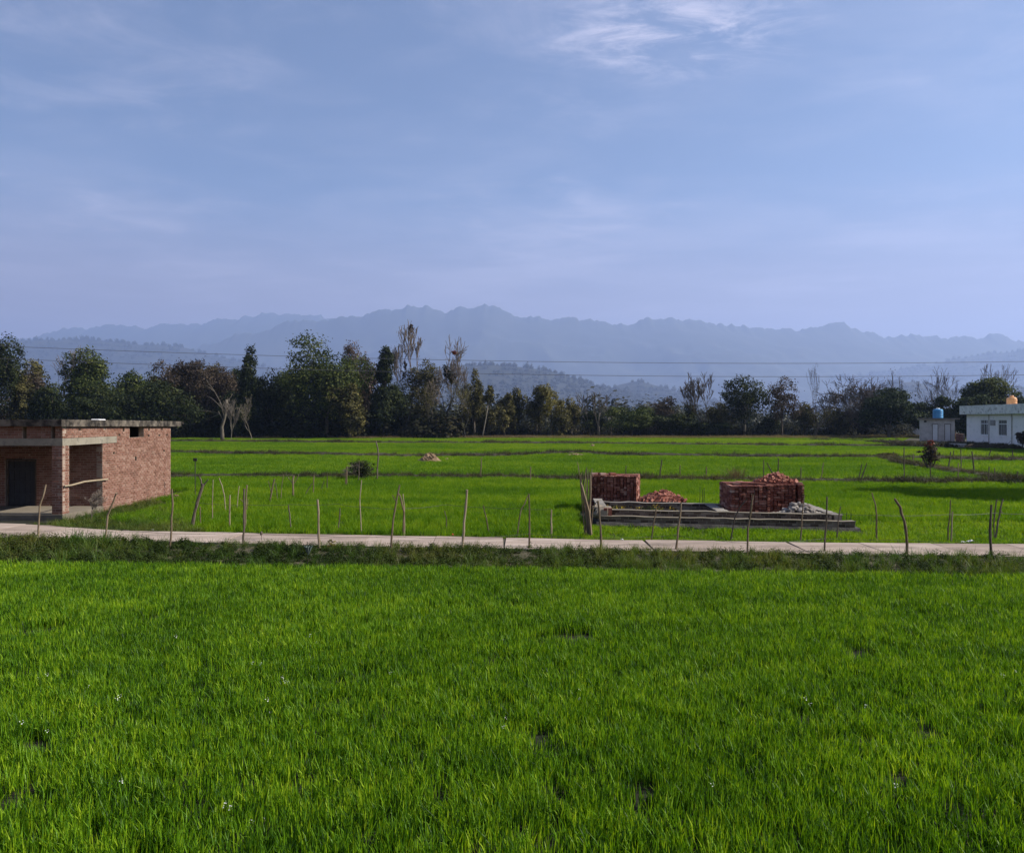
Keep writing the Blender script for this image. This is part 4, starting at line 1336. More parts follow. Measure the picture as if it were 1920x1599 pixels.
G1 = 'crooked stick posts along the near edge of the path'
for pts, th, m, lab in [
    ([(71, 1008), (74, 965), (76, 947), (82, 930), (86.7, 908)], 4.2, 'w', 'crooked stick post before the porch floor of the brick hut'),
    ([(195, 1014), (201, 966), (212, 938), (219, 924)], 4.2, 'w', 'curved stick post before the hut side wall, leaning right'),
    ([(319, 1027), (322, 970), (323, 945), (321, 917)], 4.0, 'w', 'thin stick post lined up with the far corner of the hut'),
    ([(457, 1025), (457, 970), (457, 916)], 4.2, 'd', 'dark straight stick post with a paler stick behind it, right of the hut'),
    ([(599, 1031), (597.5, 980), (596, 936)], 5.0, 'p', 'short pale stout stick post between the hut and the dark bush'),
    ([(733, 1031), (737, 975), (744, 935), (749, 909)], 4.4, 'w', 'leaning stick post crossed behind by a forked brown stick'),
    ([(867, 1033), (870, 980), (873, 950), (875.5, 918)], 6.0, 'p', 'thick pale bamboo-coloured post below the straw-coloured earth heap'),
    ([(993, 1027), (993, 970), (991.5, 926)], 4.4, 'w', 'straight grey post with a bent thin stick at its left'),
    ([(1128, 1036), (1126, 985), (1124, 960), (1121, 939)], 5.0, 'w', 'post before the left corner of the grey foundation'),
    ([(1267, 1032), (1272, 985), (1277.5, 942)], 5.0, 'w', 'post leaning right before the heap of orange bricks on the foundation'),
    ([(1400, 1044), (1404, 990), (1409, 955), (1413, 928)], 4.8, 'w', 'post with a frayed top before the longer brick stack'),
    ([(1547, 1036), (1549, 980), (1550, 931)], 4.4, 'd', 'straight dark post before the right end of the foundation'),
    ([(1700, 1041), (1698, 1000), (1695, 975), (1688, 951), (1679, 935)], 6.5, 'w', 'strongly bowed thick post curving to the left at its top'),
    ([(1857.5, 1046), (1855.5, 995), (1859, 946)], 6.0, 'd', 'thick knobbly post at the right end of the near row'),
]:
    fk = [[(1413, 928), (1416, 924)], [(1412, 930), (1408.5, 926)]] if pts[0][0] == 1400 else ()
    post(pts, th, m, lab, G1, z=.08, forks=fk)

G2 = 'stick posts along the far edge of the path'
for pts, th, m, lab, fk in [
    ([(361, 990), (366, 960), (371, 940), (381, 907)], 7, 'd', 'thick knotty forked stick leaning right, nearest the hut wall', [[(378, 915), (377, 900), (373.5, 893)], [(380, 912), (386, 904), (390.5, 899)]]),
    ([(376, 985), (374.5, 950)], 3, 'w', 'short thin stick just right of the thick knotty forked one', ()),
    ([(397, 979), (398, 945), (400, 899)], 2.2, 'p', 'slender pale straight stick left of the bowed sapling stick', ()),
    ([(423, 963), (421, 930), (417, 910), (411.5, 896)], 2.2, 'p', 'slender stick bowing to the left at its top, in the wheat by the hut', ()),
    ([(431.5, 993), (431.5, 928)], 4, 'p', 'stout pale stake between the bowed sapling stick and the dark post', ()),
    ([(444.5, 958), (446, 930), (448, 911)], 2, 'p', 'thin pale stick in the wheat just left of the dark straight post', ()),
    ([(462, 994), (461, 955), (463.5, 909)], 3.6, 'w', 'paler stick standing close behind the dark straight post', [[(460, 945), (450, 935)], [(463, 955), (465, 935)]]),
    ([(546, 994), (543, 965), (540, 947)], 2.8, 'd', 'thin stick leaning left before the two forked sticks', ()),
    ([(634, 995), (636, 975), (637, 953)], 2.8, 'd', 'short dark stick right of the short stout pale post', ()),
    ([(677.5, 1001), (676, 965), (674, 935), (677.5, 900)], 2.6, 'p', 'tall wavy pale stick below the dark twiggy bush', ()),
    ([(755.4, 1004), (757, 960), (752, 935), (748, 925)], 4.0, 'w', 'brown stick standing behind the leaning crossed post', [[(745, 944), (739, 934), (735.5, 928)]]),
    ([(759, 1003), (758, 950), (755, 926)], 2.6, 'p', 'thin stick at the right side of the crossed pair of posts', ()),
    ([(837, 996), (836, 970), (833.6, 957)], 2.2, 'd', 'short dark stick left of the thick pale post', ()),
    ([(916.6, 1001), (911, 970), (906, 947)], 2.6, 'w', 'thin stick leaning left, right of the thick pale post', ()),
    ([(970, 1006), (972, 985), (976.5, 957), (983, 945), (990, 929)], 2.8, 'w', 'thin bent stick leaning against the straight grey post', ()),
    ([(1033.5, 1008), (1034, 955)], 4, 'p', 'short pale stake between the straight grey post and the stick bundle', ()),
    ([(1221.4, 1012), (1225, 980), (1230, 951)], 3.2, 'w', 'stick before the front wall of the foundation, left of its middle', ()),
    ([(1371, 1014), (1377, 972), (1388, 950), (1400, 934)], 3.2, 'd', 'dark bent stick leaning right before the longer brick stack', ()),
    ([(1501, 1015), (1505, 970), (1509, 929)], 3.2, 'w', 'stick before the pale stones, leaning slightly right', ()),
    ([(1568, 1011), (1570, 980), (1576, 949)], 3, 'd', 'stick before the right tip of the foundation, leaning right', ()),
    ([(1643, 1015), (1643, 969), (1640, 945), (1635, 924)], 3.4, 'w', 'bent grey stick standing alone right of the foundation', ()),
    ([(1779, 1014), (1781, 970), (1782, 937)], 3.0, 'w', 'taller stick of the close pair right of the bowed post', ()),
    ([(1782.8, 1015), (1786, 959)], 3.4, 'p', 'shorter paler stick of the close pair right of the bowed post', ()),
    ([(1863, 1008), (1861, 985), (1867.5, 936)], 3, 'd', 'dark stick close behind the thick knobbly post', ()),
    ([(1864.5, 1011), (1872, 977), (1877, 955), (1882.4, 935)], 4.2, 'd', 'knotty stick leaning right behind the thick knobbly post', [[(1876, 958), (1880, 962)]]),
]:
    post(pts, th, m, lab, G2, z=.04, forks=fk)

G3 = 'thin stakes standing out in the fields'
for pts, th, m, lab, fk in [
    ([(505.6, 945), (510, 922), (515, 898)], 3.8, 'w', 'forked grey stick leaning right in the wheat below the left bund', [[(509, 926), (506, 912), (503, 902)]]),
    ([(521, 942), (518, 920), (516, 905)], 1.8, 'd', 'thin dark twig leaning against the forked grey stick', ()),
    ([(527, 941), (528, 910), (531, 890)], 1.6, 'w', 'thin upright wand between the two forked sticks', ()),
    ([(550, 935), (549.5, 905), (551, 892)], 4.2, 'w', 'Y-shaped forked stick in the wheat left of the bush', [[(550, 908), (544, 900), (540, 895)], [(551, 906), (557, 897), (560, 889)]]),
    ([(571, 932), (578, 916), (585, 906)], 1.8, 'd', 'thin stick slanting right beside the Y-shaped one', ()),
    ([(587, 929), (589, 891)], 2.4, 'w', 'upright stake two right of the Y-shaped stick', ()),
    ([(601, 923), (608, 902)], 1.6, 'd', 'thin slanting twig midway to the dark bush', ()),
    ([(613.5, 921), (614, 887)], 2.2, 'd', 'upright dark stake midway between the Y-shaped stick and the bush', ()),
    ([(647, 913), (648, 885)], 1.8, 'w', 'thin twin stake just left of the bush', ()),
    ([(650, 913), (650.5, 874)], 2.8, 'w', 'stouter stake of the twin pair just left of the bush', ()),
    ([(672, 906), (673, 864)], 2.2, 'd', 'dark stake standing before the twiggy bush', ()),
    ([(707, 902), (707.5, 880), (710, 853), (708, 840), (704.5, 827)], 3.2, 'd', 'tall dark curved stake right of the twiggy bush', [[(706, 895), (701, 901)]]),
    ([(900.5, 899), (903, 858)], 2.6, 'w', 'grey stake on the bund above the thick pale post', ()),
    ([(994.5, 904), (995, 875)], 2.6, 'w', 'grey stake on the bund left of the stick bundle', ()),
    ([(1174, 902), (1174, 873)], 2.2, 'd', 'stake rising behind the shorter brick stack', ()),
    ([(1236, 898), (1241, 862)], 3, 'd', 'dark leaning stake right of the shorter brick stack', ()),
    ([(1275, 896), (1275.5, 872)], 2.6, 'w', 'grey stake midway between the two brick stacks', ()),
    ([(1324, 897), (1324.5, 875)], 2.6, 'w', 'grey stake on the bund left of the dry grass tussock', ()),
    ([(1432, 905), (1432.5, 862)], 2.4, 'd', 'left upright stake behind the heap on the longer stack', ()),
    ([(1453, 898), (1438, 867)], 2.6, 'd', 'slanting stake behind the heap on the longer stack', ()),
    ([(1459, 905), (1459.5, 859)], 2.6, 'd', 'taller upright stake behind the heap on the longer stack', ()),
    ([(1502, 901), (1502.6, 876)], 3, 'w', 'short stake on the bund above the right end of the longer stack', ()),
    ([(1539, 902), (1545, 867)], 2.2, 'w', 'thin leaning stake on the bund above the foundation tip', ()),
    ([(1610, 901), (1616, 870)], 2.6, 'd', 'left stake of a leaning pair on the bund', ()),
    ([(1614.5, 902), (1626, 868)], 2.8, 'd', 'right and more tilted stake of a leaning pair on the bund', ()),
    ([(1695, 903), (1695, 838)], 2.6, 'd', 'tall straight stake left of the red-topped shrub', ()),
    ([(1743.5, 903), (1743.5, 874)], 2.4, 'd', 'stake standing before the red-topped shrub', ()),
    ([(1674, 866), (1674.6, 847)], 2, 'd', 'short far stake by the dark mound', ()),
    ([(1712, 873), (1712, 850)], 2.2, 'w', 'stake between the tall straight stake and the red-topped shrub', ()),
    ([(1730, 876), (1730, 855)], 2.2, 'w', 'stake half hidden at the left of the red-topped shrub', ()),
    ([(1778, 878), (1782, 861), (1783, 847)], 3, 'd', 'bent stake right of the red-topped shrub', ()),
    ([(1785.5, 863), (1788.5, 845)], 2.4, 'd', 'leaning stake behind the bent one right of the shrub', ()),
    ([(1801.5, 880), (1801.5, 842)], 2.4, 'd', 'straight stake below the left window of the white house', ()),
    ([(1796, 903), (1797.5, 868)], 2.4, 'w', 'stake on the nearer bund below the straight stake', ()),
    ([(1826.6, 885), (1822, 846)], 3, 'd', 'stake leaning left below the two house windows', ()),
    ([(1851.5, 906), (1853, 890), (1855, 875)], 3, 'd', 'left of the three short stakes at the right end of the bund', ()),
    ([(1865, 905), (1865, 877)], 2.6, 'd', 'middle of the three short stakes at the right end of the bund', ()),
    ([(1906, 905), (1907, 884)], 3.2, 'd', 'right of the three short stakes at the right end of the bund', ()),
    ([(1852.6, 862), (1855, 852), (1859, 843)], 2.4, 'd', 'far stake tilting right below the right house window', ()),
    ([(1898.6, 862), (1898.6, 844)], 2.4, 'd', 'far upright stake below the tan tank', ()),
]:
    post(pts, th, m, lab, G3, z=.03, forks=fk, name='stake', cat='stake')


def lamp_pole():
    d = 33.0
    b = P(366, 930, d); t = P(366, 861, d)
    root = empty('signal_pole', (b.x, d, 0))
    tag(root, 'slim dark metal pole topped by two small dark blocks, beside the hut', 'pole')
    m = MB(); m.tube([(b.x, d, -.1), (t.x, d, t.z)], .018, 6); m.build('shaft', M['iron'], root)
    for s in (-1, 1):
        q = MB(); c = P(366 + 2.0 * s, 861.5, d); q.box((c.x, d, c.z), (.06, .06, .13)); q.build('block', M['iron'], root)


lamp_pole()


def wires():
    def strand(pts, r, label, name='barbed_wire', cat='wire'):
        mb = MB(); Q = []
        for a, b in zip(pts[:-1], pts[1:]):
            a, b = Vector(a), Vector(b)
            for k in range(5):
                t = k / 5; Q.append(a + (b - a) * t - Vector((0, 0, .10 * t * (1 - t))))
        Q.append(Vector(pts[-1]))
        mb.tube(Q, r, 4)
        if 'barbed' in name:
            for q in Q[::1]:
                mb.tube([q + Vector((-.012, 0, .012)), q + Vector((.012, 0, -.012))], r * .7, 3)
        o = mb.build(name, M['wire'], None, origin=pts[0]); tag(o, label, cat)
    F = [(71, 1008), (195, 1014), (319, 1027), (457, 1025), (599, 1031), (733, 1031), (867, 1033), (993, 1027), (1128, 1036), (1267, 1032), (1400, 1044), (1547, 1036), (1699, 1041), (1857, 1046)]
    S = [(361, 990), (431, 993), (461, 994), (546, 994), (634, 995), (677, 1001), (755, 1003), (837, 996), (916, 1001), (972, 1006), (1033, 1008)]
    S2 = [(1501, 1015), (1568, 1011), (1643, 1015), (1780, 1014), (1864, 1011), (1960, 1012)]
    def at(L, z, z0):
        out = []
        for px, py in L:
            d = gd(py, z0); out.append(((px - 960) / FPX * d, d, z + random.uniform(-.03, .03)))
        return out
    strand(at(F, .42, .08), .0035, 'lower barbed wire strung along the near row of stick posts')
    strand(at(S, .78, .04), .0045, 'barbed wire strung along the far-side sticks from the hut to the stick bundle')
    strand(at(S2, .72, .04), .0045, 'barbed wire strung along the far-side sticks right of the foundation')
    D = 60.0
    for pts, lab in (([(-120, 644), (20, 650), (480, 665), (800, 674.5), (1000, 679), (1400, 680.5), (1920, 677.5), (2080, 675)], 'upper overhead cable crossing in front of the mountains'),
                     ([(-120, 667), (215, 680.5), (480, 689), (900, 702), (1300, 706), (1600, 705), (1920, 702.5), (2080, 700.5)], 'lower overhead cable crossing in front of the trees')):
        mb = MB()
        a = np.array(pts, float)
        xs = np.linspace(a[0, 0], a[-1, 0], 60)
        c = np.polyfit(a[:, 0], a[:, 1], 3)
        Q = [P(x, np.polyval(c, x), D) for x in xs]
        mb.tube(Q, .017, 5)
        tag(mb.build('overhead_cable', M['cable'], None, origin=Q[0]), lab, 'cable', 'overhead cables')


wires()


# ------------------------------------------------------------------ trees
def inst_leaf(c, nrm, size, rng, tint, mat, name, parent, aspect=.6):
    V = leaf_quads(c - np.array(parent.location), nrm, size, rng, aspect)
    me = np_mesh(name, V, 4, np.repeat(tint, 4), mat)
    return link(name, me, parent)


def crown_points(rng, c, rad, n, lumps, clump=14, fill=.15, flat=1.0):
    """leaf centres and facing in an uneven crown: lumps > clumps > leaves"""
    rad = np.array(rad)
    L = rng.normal(0, 1, (lumps, 3)); L /= np.linalg.norm(L, axis=1, keepdims=True)
    L *= rng.uniform(.3, .82, (lumps, 1))
    L[:, 2] = L[:, 2] * .95 + .05
    lr = rng.uniform(.24, .44, lumps)
    nc = max(6, n // clump)
    w = rng.integers(0, lumps, nc)
    dr = rng.normal(0, 1, (nc, 3)); dr[:, 2] += .25; dr /= np.linalg.norm(dr, axis=1, keepdims=True)
    cc = L[w] + dr * (lr[w] * rng.uniform(.75, 1.05, nc))[:, None]
    k = rng.integers(0, nc, n)
    off = rng.normal(0, 1, (n, 3)) * np.array([.085, .085, .05 * flat])
    p = cc[k] + off
    nr = dr[k] + rng.normal(0, .55, (n, 3)) + np.array([0, 0, .25])
    m = int(n * fill)
    q = rng.normal(0, 1, (m, 3)); q /= np.linalg.norm(q, axis=1, keepdims=True); q *= rng.uniform(.1, .75, (m, 1))
    p = np.concatenate([p, q]); nr = np.concatenate([nr, rng.normal(0, 1, (m, 3))])
    ct = rng.uniform(0, 1, nc)
    t = np.concatenate([np.clip(ct[k] * .65 + rng.uniform(0, .35, n), 0, 1), rng.uniform(0, .5, m)])  # inner fill leaves tinted darker: the crown's inner shade put into colour
    return p * rad + np.array(c), nr, t, L * rad + np.array(c)


SEED = [100]
GW = 'trees of the dark wood at the left'


def leafy(label, px, ytop, wpx, d, kind='dark', low=.12, n=3000, leaf=.42, lumps=9, trunk='bark', tw=.22, name='tree', cat='tree', group='trees at the edge of the fields', fill=.3, ybase=None, kind2=None, lean=0.0, bottom=None):
    SEED[0] += 1
    rng = np.random.default_rng(SEED[0])
    x = (px - 960) / FPX * d; zt = CAM_Z + (HOR - ytop) / FPX * d; w = wpx / FPX * d * (1.18 if group == GW else 1.32 if group and 'middle' in group else 1.06)
    zl = zt * low if bottom is None else bottom
    root = empty(name, (x + lean, d, 0)); tag(root, label, cat, group)
    c = (x, d, (zt + zl) / 2); rad = (w / 2 * 1.02, w / 2 * .95, (zt - zl) / 2 * 1.1)
    n = int(n * 2.3)
    p, nr, t, L = crown_points(rng, c, rad, n, lumps, fill=fill)
    p[:, 2] = np.maximum(p[:, 2], .15)
    sc = leaf * d / 140.0
    cr = inst_leaf(p, nr, sc, rng, t, LEAF[kind], 'crown', root)
    mb = MB()
    top = Vector((x, d, zl + (zt - zl) * .45))
    b = Vector((x + lean, d, -.2))
    mid = b.lerp(top, .5) + Vector((rng.normal(0, .12 * tw * 4), rng.normal(0, .1), 0))
    mb.tube([b, b.lerp(mid, .5), mid, top], [tw * 1.25, tw, tw * .85, tw * .5], 8)
    for q in L[: min(len(L), 9)]:
        q = Vector(q); s = b.lerp(top, float(rng.uniform(.45, .95)))
        mb.tube([s, s.lerp(q, .5) + Vector((0, 0, .15 * (q - s).length * .5)), q], [tw * .45, tw * .3, tw * .12], 5)
    mb.build('trunk', M[trunk], root, smooth=True)
    return root


def grow(rng, depth, spread, up, ratio, nch, trunkf, wob=.12):
    segs = []
    st = [(Vector((0, 0, 0)), Vector((rng.normal(0, .04), rng.normal(0, .04), 1)).normalized(), trunkf, 1.0, 0)]
    while st:
        p, dr, ln, r, k = st.pop()
        q = p; parts = 3 if k == 0 else 2
        for s in range(parts):
            dr = (dr + Vector(rng.normal(0, wob, 3)) + Vector((0, 0, up * .12))).normalized()
            e = q + dr * (ln / parts)
            r2 = r * (.93 if s < parts - 1 else .85)
            segs.append((q, e, r, r2, k)); q = e; r = r2
            if k >= 1 and s < parts - 1 and k < depth and rng.uniform() < .45:
                a = rng.normal(0, 1, 3); sd = Vector(a); sd = (sd - dr * sd.dot(dr)).normalized()
                st.append((q, (dr + sd * spread * 1.1).normalized(), ln * ratio * .75, r * .45, k + 1))
        if k < depth:
            m = nch if rng.uniform() < .75 else nch + 1
            for c in range(m):
                a = rng.normal(0, 1, 3); sd = Vector(a); sd = (sd - dr * sd.dot(dr)).normalized()
                nd = (dr + sd * spread * rng.uniform(.6, 1.25) + Vector((0, 0, up * .25))).normalized()
                st.append((q, nd, ln * ratio * rng.uniform(.75, 1.15) * (1.5 if k == 0 else 1), r * .66, k + 1))
    return segs


def bare(label, px, ytop, wpx, d, depth=5, spread=.6, up=.5, ratio=.78, nch=2, trunkf=.5, r0=.2, mat='twig', tmat='bark', name='bare_tree', cat='tree', group='trees at the edge of the fields', leaves=(), foot=None, rmin=.03, ybase=None, sparse=None, cut=None):
    SEED[0] += 1
    rng = np.random.default_rng(SEED[0])
    segs = grow(rng, depth, spread, up, ratio, nch, trunkf)
    A = np.array([s[1] for s in segs])
    x0, x1 = np.percentile(A[:, 0], 1), np.percentile(A[:, 0], 99)
    zt = CAM_Z + (HOR - ytop) / FPX * d; w = wpx / FPX * d
    sx = w / max(.01, x1 - x0); sz = zt / np.percentile(A[:, 2], 99.7)
    x = (px - 960) / FPX * d
    cx = (x0 + x1) / 2 * sx
    root = empty(name, (x - cx * .6, d, 0)); tag(root, label, cat, group)
    o = root.location
    f = lambda v: Vector((v.x * sx + o.x, v.y * sx + o.y, v.z * sz - .1))
    tb, bb = MB(), MB()
    for a, b, ra, rb, k in segs:
        ra, rb = max(rmin, ra * r0), max(rmin * .8, rb * r0)
        (tb if k <= 1 else bb).tube([f(a), f(b)], [ra, rb], 6 if k <= 1 else 3, cap=False)
    tb.build('trunk', M[tmat], root, smooth=True)
    bb.build('branch', M[mat], root)
    # sparse leaves held along the twigs
    if sparse:
        kd, n, sz_ = sparse
        tips = np.array([f(s[1]) for s in segs if s[4] >= 2])
        if cut: tips = tips[tips[:, 2] < zt * cut]
        k = rng.integers(0, len(tips), n)
        p = tips[k] + rng.normal(0, .35 * d / 140, (n, 3))
        inst_leaf(p, rng.normal(0, 1, (n, 3)) + np.array([0, 0, .4]), sz_ * d / 140, rng, rng.uniform(0, 1, n), LEAF[kd], 'crown', root)
    for (lx, ly, lw, lh, kd, n) in leaves:
        c = P(lx, ly, d); p, nr, t, L = crown_points(rng, (c.x, d, c.z), (lw / FPX * d / 2, lw / FPX * d / 2, lh / FPX * d / 2), n, 5, fill=.25)
        inst_leaf(p, nr, .36 * d / 140, rng, t, LEAF[kd], 'leaf_clump', root)
    return root


# (label, px, top row, width px, distance, ...)
leafy('dark tall tree cut by the left edge of the picture', -4, 618, 66, 128, 'dark', .1, 3600, group=GW)
leafy('brownish twiggy tree behind the porch end of the hut', 48, 668, 74, 138, 'brown', .1, 2600, .36, group=GW, fill=.1)
leafy('rounded olive-green tree left of the bare fan tree over the hut roof', 40, 684, 60, 131, 'olive', .1, 2600, group=GW)
bare('bare grey tree with fanned twigs rising above the hut roof', 102, 640, 62, 127, 5, .5, .6, .8, 2, .55, .17, group=GW)
leafy('bright domed green tree above the middle of the hut roof', 168, 661, 104, 132, 'green', .25, 4200, .46, 12, group=GW)
leafy('low green crown right of the domed tree', 236, 688, 70, 139, 'green', .15, 2600, group=GW)
leafy('second low green crown, between the domed tree and the brown one', 285, 683, 62, 146, 'green', .15, 2600, group=GW)
leafy('reddish-brown bushy tree over the right end of the hut roof', 342, 665, 84, 136, 'brown', .12, 3800, .38, 11, group=GW)
leafy('broad dusky brown tree behind the pollarded stump', 412, 680, 84, 140, 'brown', .1, 3600, .38, 11, group=GW)
leafy('dark tree with a small spiky green top right of the stump', 466, 671, 40, 134, 'dark', .08, 2600, group=GW)
leafy('low dark tree behind the hut roof, left part', 95, 718, 96, 124, 'dark', .05, 2800, group=GW)
leafy('low dusky tree behind the hut roof, under the brown tree', 300, 715, 130, 129, 'dark', .04, 3600, group=GW)
leafy('low dark tree behind the domed green crown, nearer the roof', 205, 722, 100, 125, 'dark', .04, 3000, group=GW)
leafy('tall narrow dark tree left of the largest tree', 510, 676, 62, 137, 'dark', .05, 3400, .4, 10, group=GW)
leafy('dark low filler tree between stump and the largest tree', 450, 722, 90, 132, 'dark', .04, 3000, group=GW)
leafy('largest rounded dark green tree, left of the tall bare ones', 612, 640, 140, 133, 'green', .12, 8000, .46, 17, tw=.35, group=GW)
leafy('lower right lobe tree of olive leaves against the largest tree', 655, 712, 62, 130, 'olive', .05, 2400, group=GW)
leafy('mauve-leaved tree showing behind the largest tree', 672, 641, 66, 143, 'mauve', .25, 2400, .36, 8, group=GW, fill=.08)
leafy('second mauve tree a little lower, left of the columnar dark one', 692, 660, 44, 144, 'brown', .2, 1800, .36, 7, group=GW)
leafy('narrow columnar dark tree with a round head', 722, 652, 40, 134, 'dark', .52, 2200, .4, 7, group=GW)
leafy('dark leafy tree at the foot of the columnar one', 730, 716, 72, 135, 'dark', .04, 3200, group=GW)
bare('tallest bare tree with brushy upswept limbs and dark clots of twigs', 766, 604, 52, 139, 6, .5, .85, .78, 2, .9, .2, group=GW, rmin=.05, sparse=('mauve', 520, .17), leaves=[(771, 616, 11, 22, 'brown', 260), (760, 688, 9, 26, 'brown', 180), (757, 705, 9, 22, 'brown', 140)])
bare('bare fan-crowned tree with one orange tuft high in its branches', 836, 632, 74, 137, 5, .85, .12, .8, 3, 1.5, .2, group=GW, rmin=.042, leaves=[(851, 662, 15, 12, 'orange', 130), (846, 703, 28, 42, 'olive', 900), (836, 698, 18, 30, 'dark', 400)])
leafy('hazy rounded olive tree between the tall bare tree and the fan-crowned one', 802, 682, 62, 139, 'olive', .2, 2600, .36, 9, group=GW, fill=.1)
bare('slim twiggy grey tree right of the fan-crowned tree', 869, 681, 30, 138, 5, .4, .8, .8, 2, .8, .13, group=GW, sparse=('olive', 1000, .2), cut=.75)
leafy('ivy-covered leaning tree with a ragged top right of the fan-crowned tree', 890, 702, 34, 136, 'olive', .2, 1500, .36, 7, group=GW)
bare('thin pale-stemmed tree among the ivy below the fan-crowned tree', 802, 716, 36, 132, 5, .45, .8, .8, 2, .7, .13, 'palebranch', 'palebark', group=GW, sparse=('olive', 1400, .2))
bare('second pale-stemmed twiggy tree below the fan-crowned tree', 868, 722, 44, 133, 5, .5, .7, .8, 2, .6, .13, 'palebranch', 'palebark', group=GW, sparse=('olive', 1600, .22))
leafy('bright yellow-green shrub at the edge of the dark wood', 838, 789, 24, 131, 'yellow', .02, 420, .34, 5, tw=.08, name='shrub', cat='shrub', group='shrubs at the foot of the trees')
leafy('small olive tree with a ball top and white leaning stem', 918, 722, 24, 133, 'olive', .62, 700, .34, 5, trunk='palebark', tw=.11, lean=-1.3, group=GW)
leafy('olive undergrowth tree behind the white leaning stem', 905, 748, 50, 138, 'olive', .08, 1800, .34, group=GW)

leafy('low dark green tree filling the wood left of the brown bushy one', 262, 690, 84, 144, 'dark', .05, 3000, group=GW)
leafy('dusky olive tree behind the brown pair, tallest of the fillers over the hut', 378, 672, 70, 149, 'olive', .05, 2600, group=GW)
leafy('dark tree right of the low green crowns over the hut roof', 318, 688, 80, 147, 'dark', .05, 2800, group=GW)
leafy('dark tree behind the small spiky-topped one', 448, 690, 70, 146, 'dark', .05, 2600, group=GW)
leafy('dark tree filling the gap left of the largest tree', 540, 684, 70, 144, 'dark', .05, 2800, group=GW)
leafy('olive-green tree between the bare fan tree and the left edge', 76, 676, 60, 142, 'olive', .05, 2200, group=GW)
leafy('dark green tree behind the columnar one', 748, 702, 60, 145, 'dark', .05, 2400, group=GW)

GM = 'trees along the middle of the field edge'
leafy('pointed bushy tree right of the white leaning stem', 946, 737, 38, 139, 'olive', .1, 1500, .36, 7, group=GM)
leafy('tall shaggy tree with a spiky top in the middle group', 971, 720, 34, 140, 'olive', .1, 1700, .36, 8, group=GM)
leafy('broad dusky tree left of the pale golden one', 1006, 729, 40, 141, 'olive', .1, 1900, .36, 8, group=GM)
leafy('golden-brown tree on a white trunk', 1034, 724, 36, 139, 'yellow', .35, 1300, .34, 7, trunk='palebark', tw=.14, group=GM, fill=.08)
leafy('low dull green tree under the golden-brown one', 1052, 758, 44, 137, 'olive', .06, 1700, .34, group=GM)
leafy('wispy olive tree left of the three pruned dark trees', 1072, 748, 32, 141, 'olive', .1, 1100, .34, 7, group=GM, fill=.05)
bare('left of the three dark pruned bare trees', 1098, 735, 32, 138, 4, .5, .6, .8, 2, .6, .17, 'bark', 'bark', group=GM, rmin=.045)
bare('middle dark pruned bare tree on a thick stump', 1124, 733, 34, 137, 4, .5, .6, .8, 2, .55, .26, 'bark', 'palebark', group=GM, rmin=.045)
bare('right of the three dark pruned bare trees', 1144, 739, 32, 139, 4, .5, .6, .8, 2, .6, .17, 'bark', 'bark', group=GM, rmin=.045)
leafy('small dark tree below the pruned bare trees', 1112, 772, 40, 139, 'dark', .06, 1500, .34, group=GM)
leafy('low round green tree in the middle of the field edge', 1184, 760, 78, 136, 'green', .08, 3000, .38, 10, group=GM)
leafy('dusky brown tree behind the low round green one', 1238, 744, 66, 141, 'brown', .12, 2200, .32, 9, group=GM, fill=.08)
leafy('low dark bushy tree right of the dusky brown one', 1262, 778, 62, 136, 'dark', .05, 2400, .36, group=GM)
leafy('low dark tree left of the tall bare one', 1290, 752, 40, 142, 'dark', .1, 1200, .34, group=GM, fill=.05)
bare('tall bare tree with many upright twigs, left of the dark pair', 1313, 697, 58, 137, 5, .5, .8, .8, 3, .55, .2, group=GM, rmin=.042)
leafy('low dark bush at the foot of the tall bare tree', 1330, 786, 60, 136, 'dark', .04, 1800, .34, group=GM)

GR = 'trees at the right of the field edge'
leafy('mid-height olive tree between the tall bare tree and the dark airy one', 1345, 748, 56, 140, 'olive', .06, 1500, .34, group=GR, fill=.1)
leafy('mid-height olive growth right of the brown-green tree', 1508, 752, 50, 141, 'olive', .06, 1400, .34, group=GR, fill=.1)
leafy('mid-height dusky tree under the pale flat-topped one, right side', 1622, 760, 60, 142, 'brown', .06, 1500, .34, group=GR, fill=.1)
leafy('dark airy broad tree right of the tall bare one', 1396, 704, 104, 137, 'dark', .24, 3000, .36, 15, trunk='palebark', tw=.2, group=GR, fill=.12)
leafy('airy brown-green tree touching the dark broad one on its right side', 1466, 707, 80, 138, 'brown', .2, 2000, .32, 14, tw=.16, group=GR, fill=.06)
bare('bushy thicket tree below the dark airy one', 1370, 752, 56, 139, 5, .6, .5, .8, 2, .4, .12, group=GR, sparse=('olive', 1800, .2))
leafy('dark small tree under the brown-green one', 1440, 782, 52, 139, 'dark', .05, 1700, .34, group=GR)
bare('pruned dark tree with crooked limbs, leaning right', 1532, 738, 58, 137, 4, .7, .4, .85, 2, .4, .2, 'bark', 'bark', group=GR, rmin=.05, sparse=('olive', 1000, .22), cut=.6)
bare('feathery thin bamboo rising above the pruned tree', 1527, 682, 26, 139, 4, .35, .9, .8, 2, 1.2, .05, 'twig', 'twig', group=GR, rmin=.018, sparse=('olive', 80, .17))
bare('pale flat-topped spreading tree on a whitish trunk', 1602, 706, 124, 140, 6, .85, .1, .82, 3, .42, .2, 'palebranch', 'palebark', group=GR, rmin=.04, sparse=('mauve', 5200, .2))
leafy('yellowish bushy growth under the flat-topped tree', 1572, 764, 54, 138, 'olive', .05, 1800, .34, group=GR)
leafy('broad round dark mango tree left of the outhouse', 1667, 739, 120, 131, 'mango', .16, 7200, .46, 15, tw=.3, group=GR, bottom=1.7)
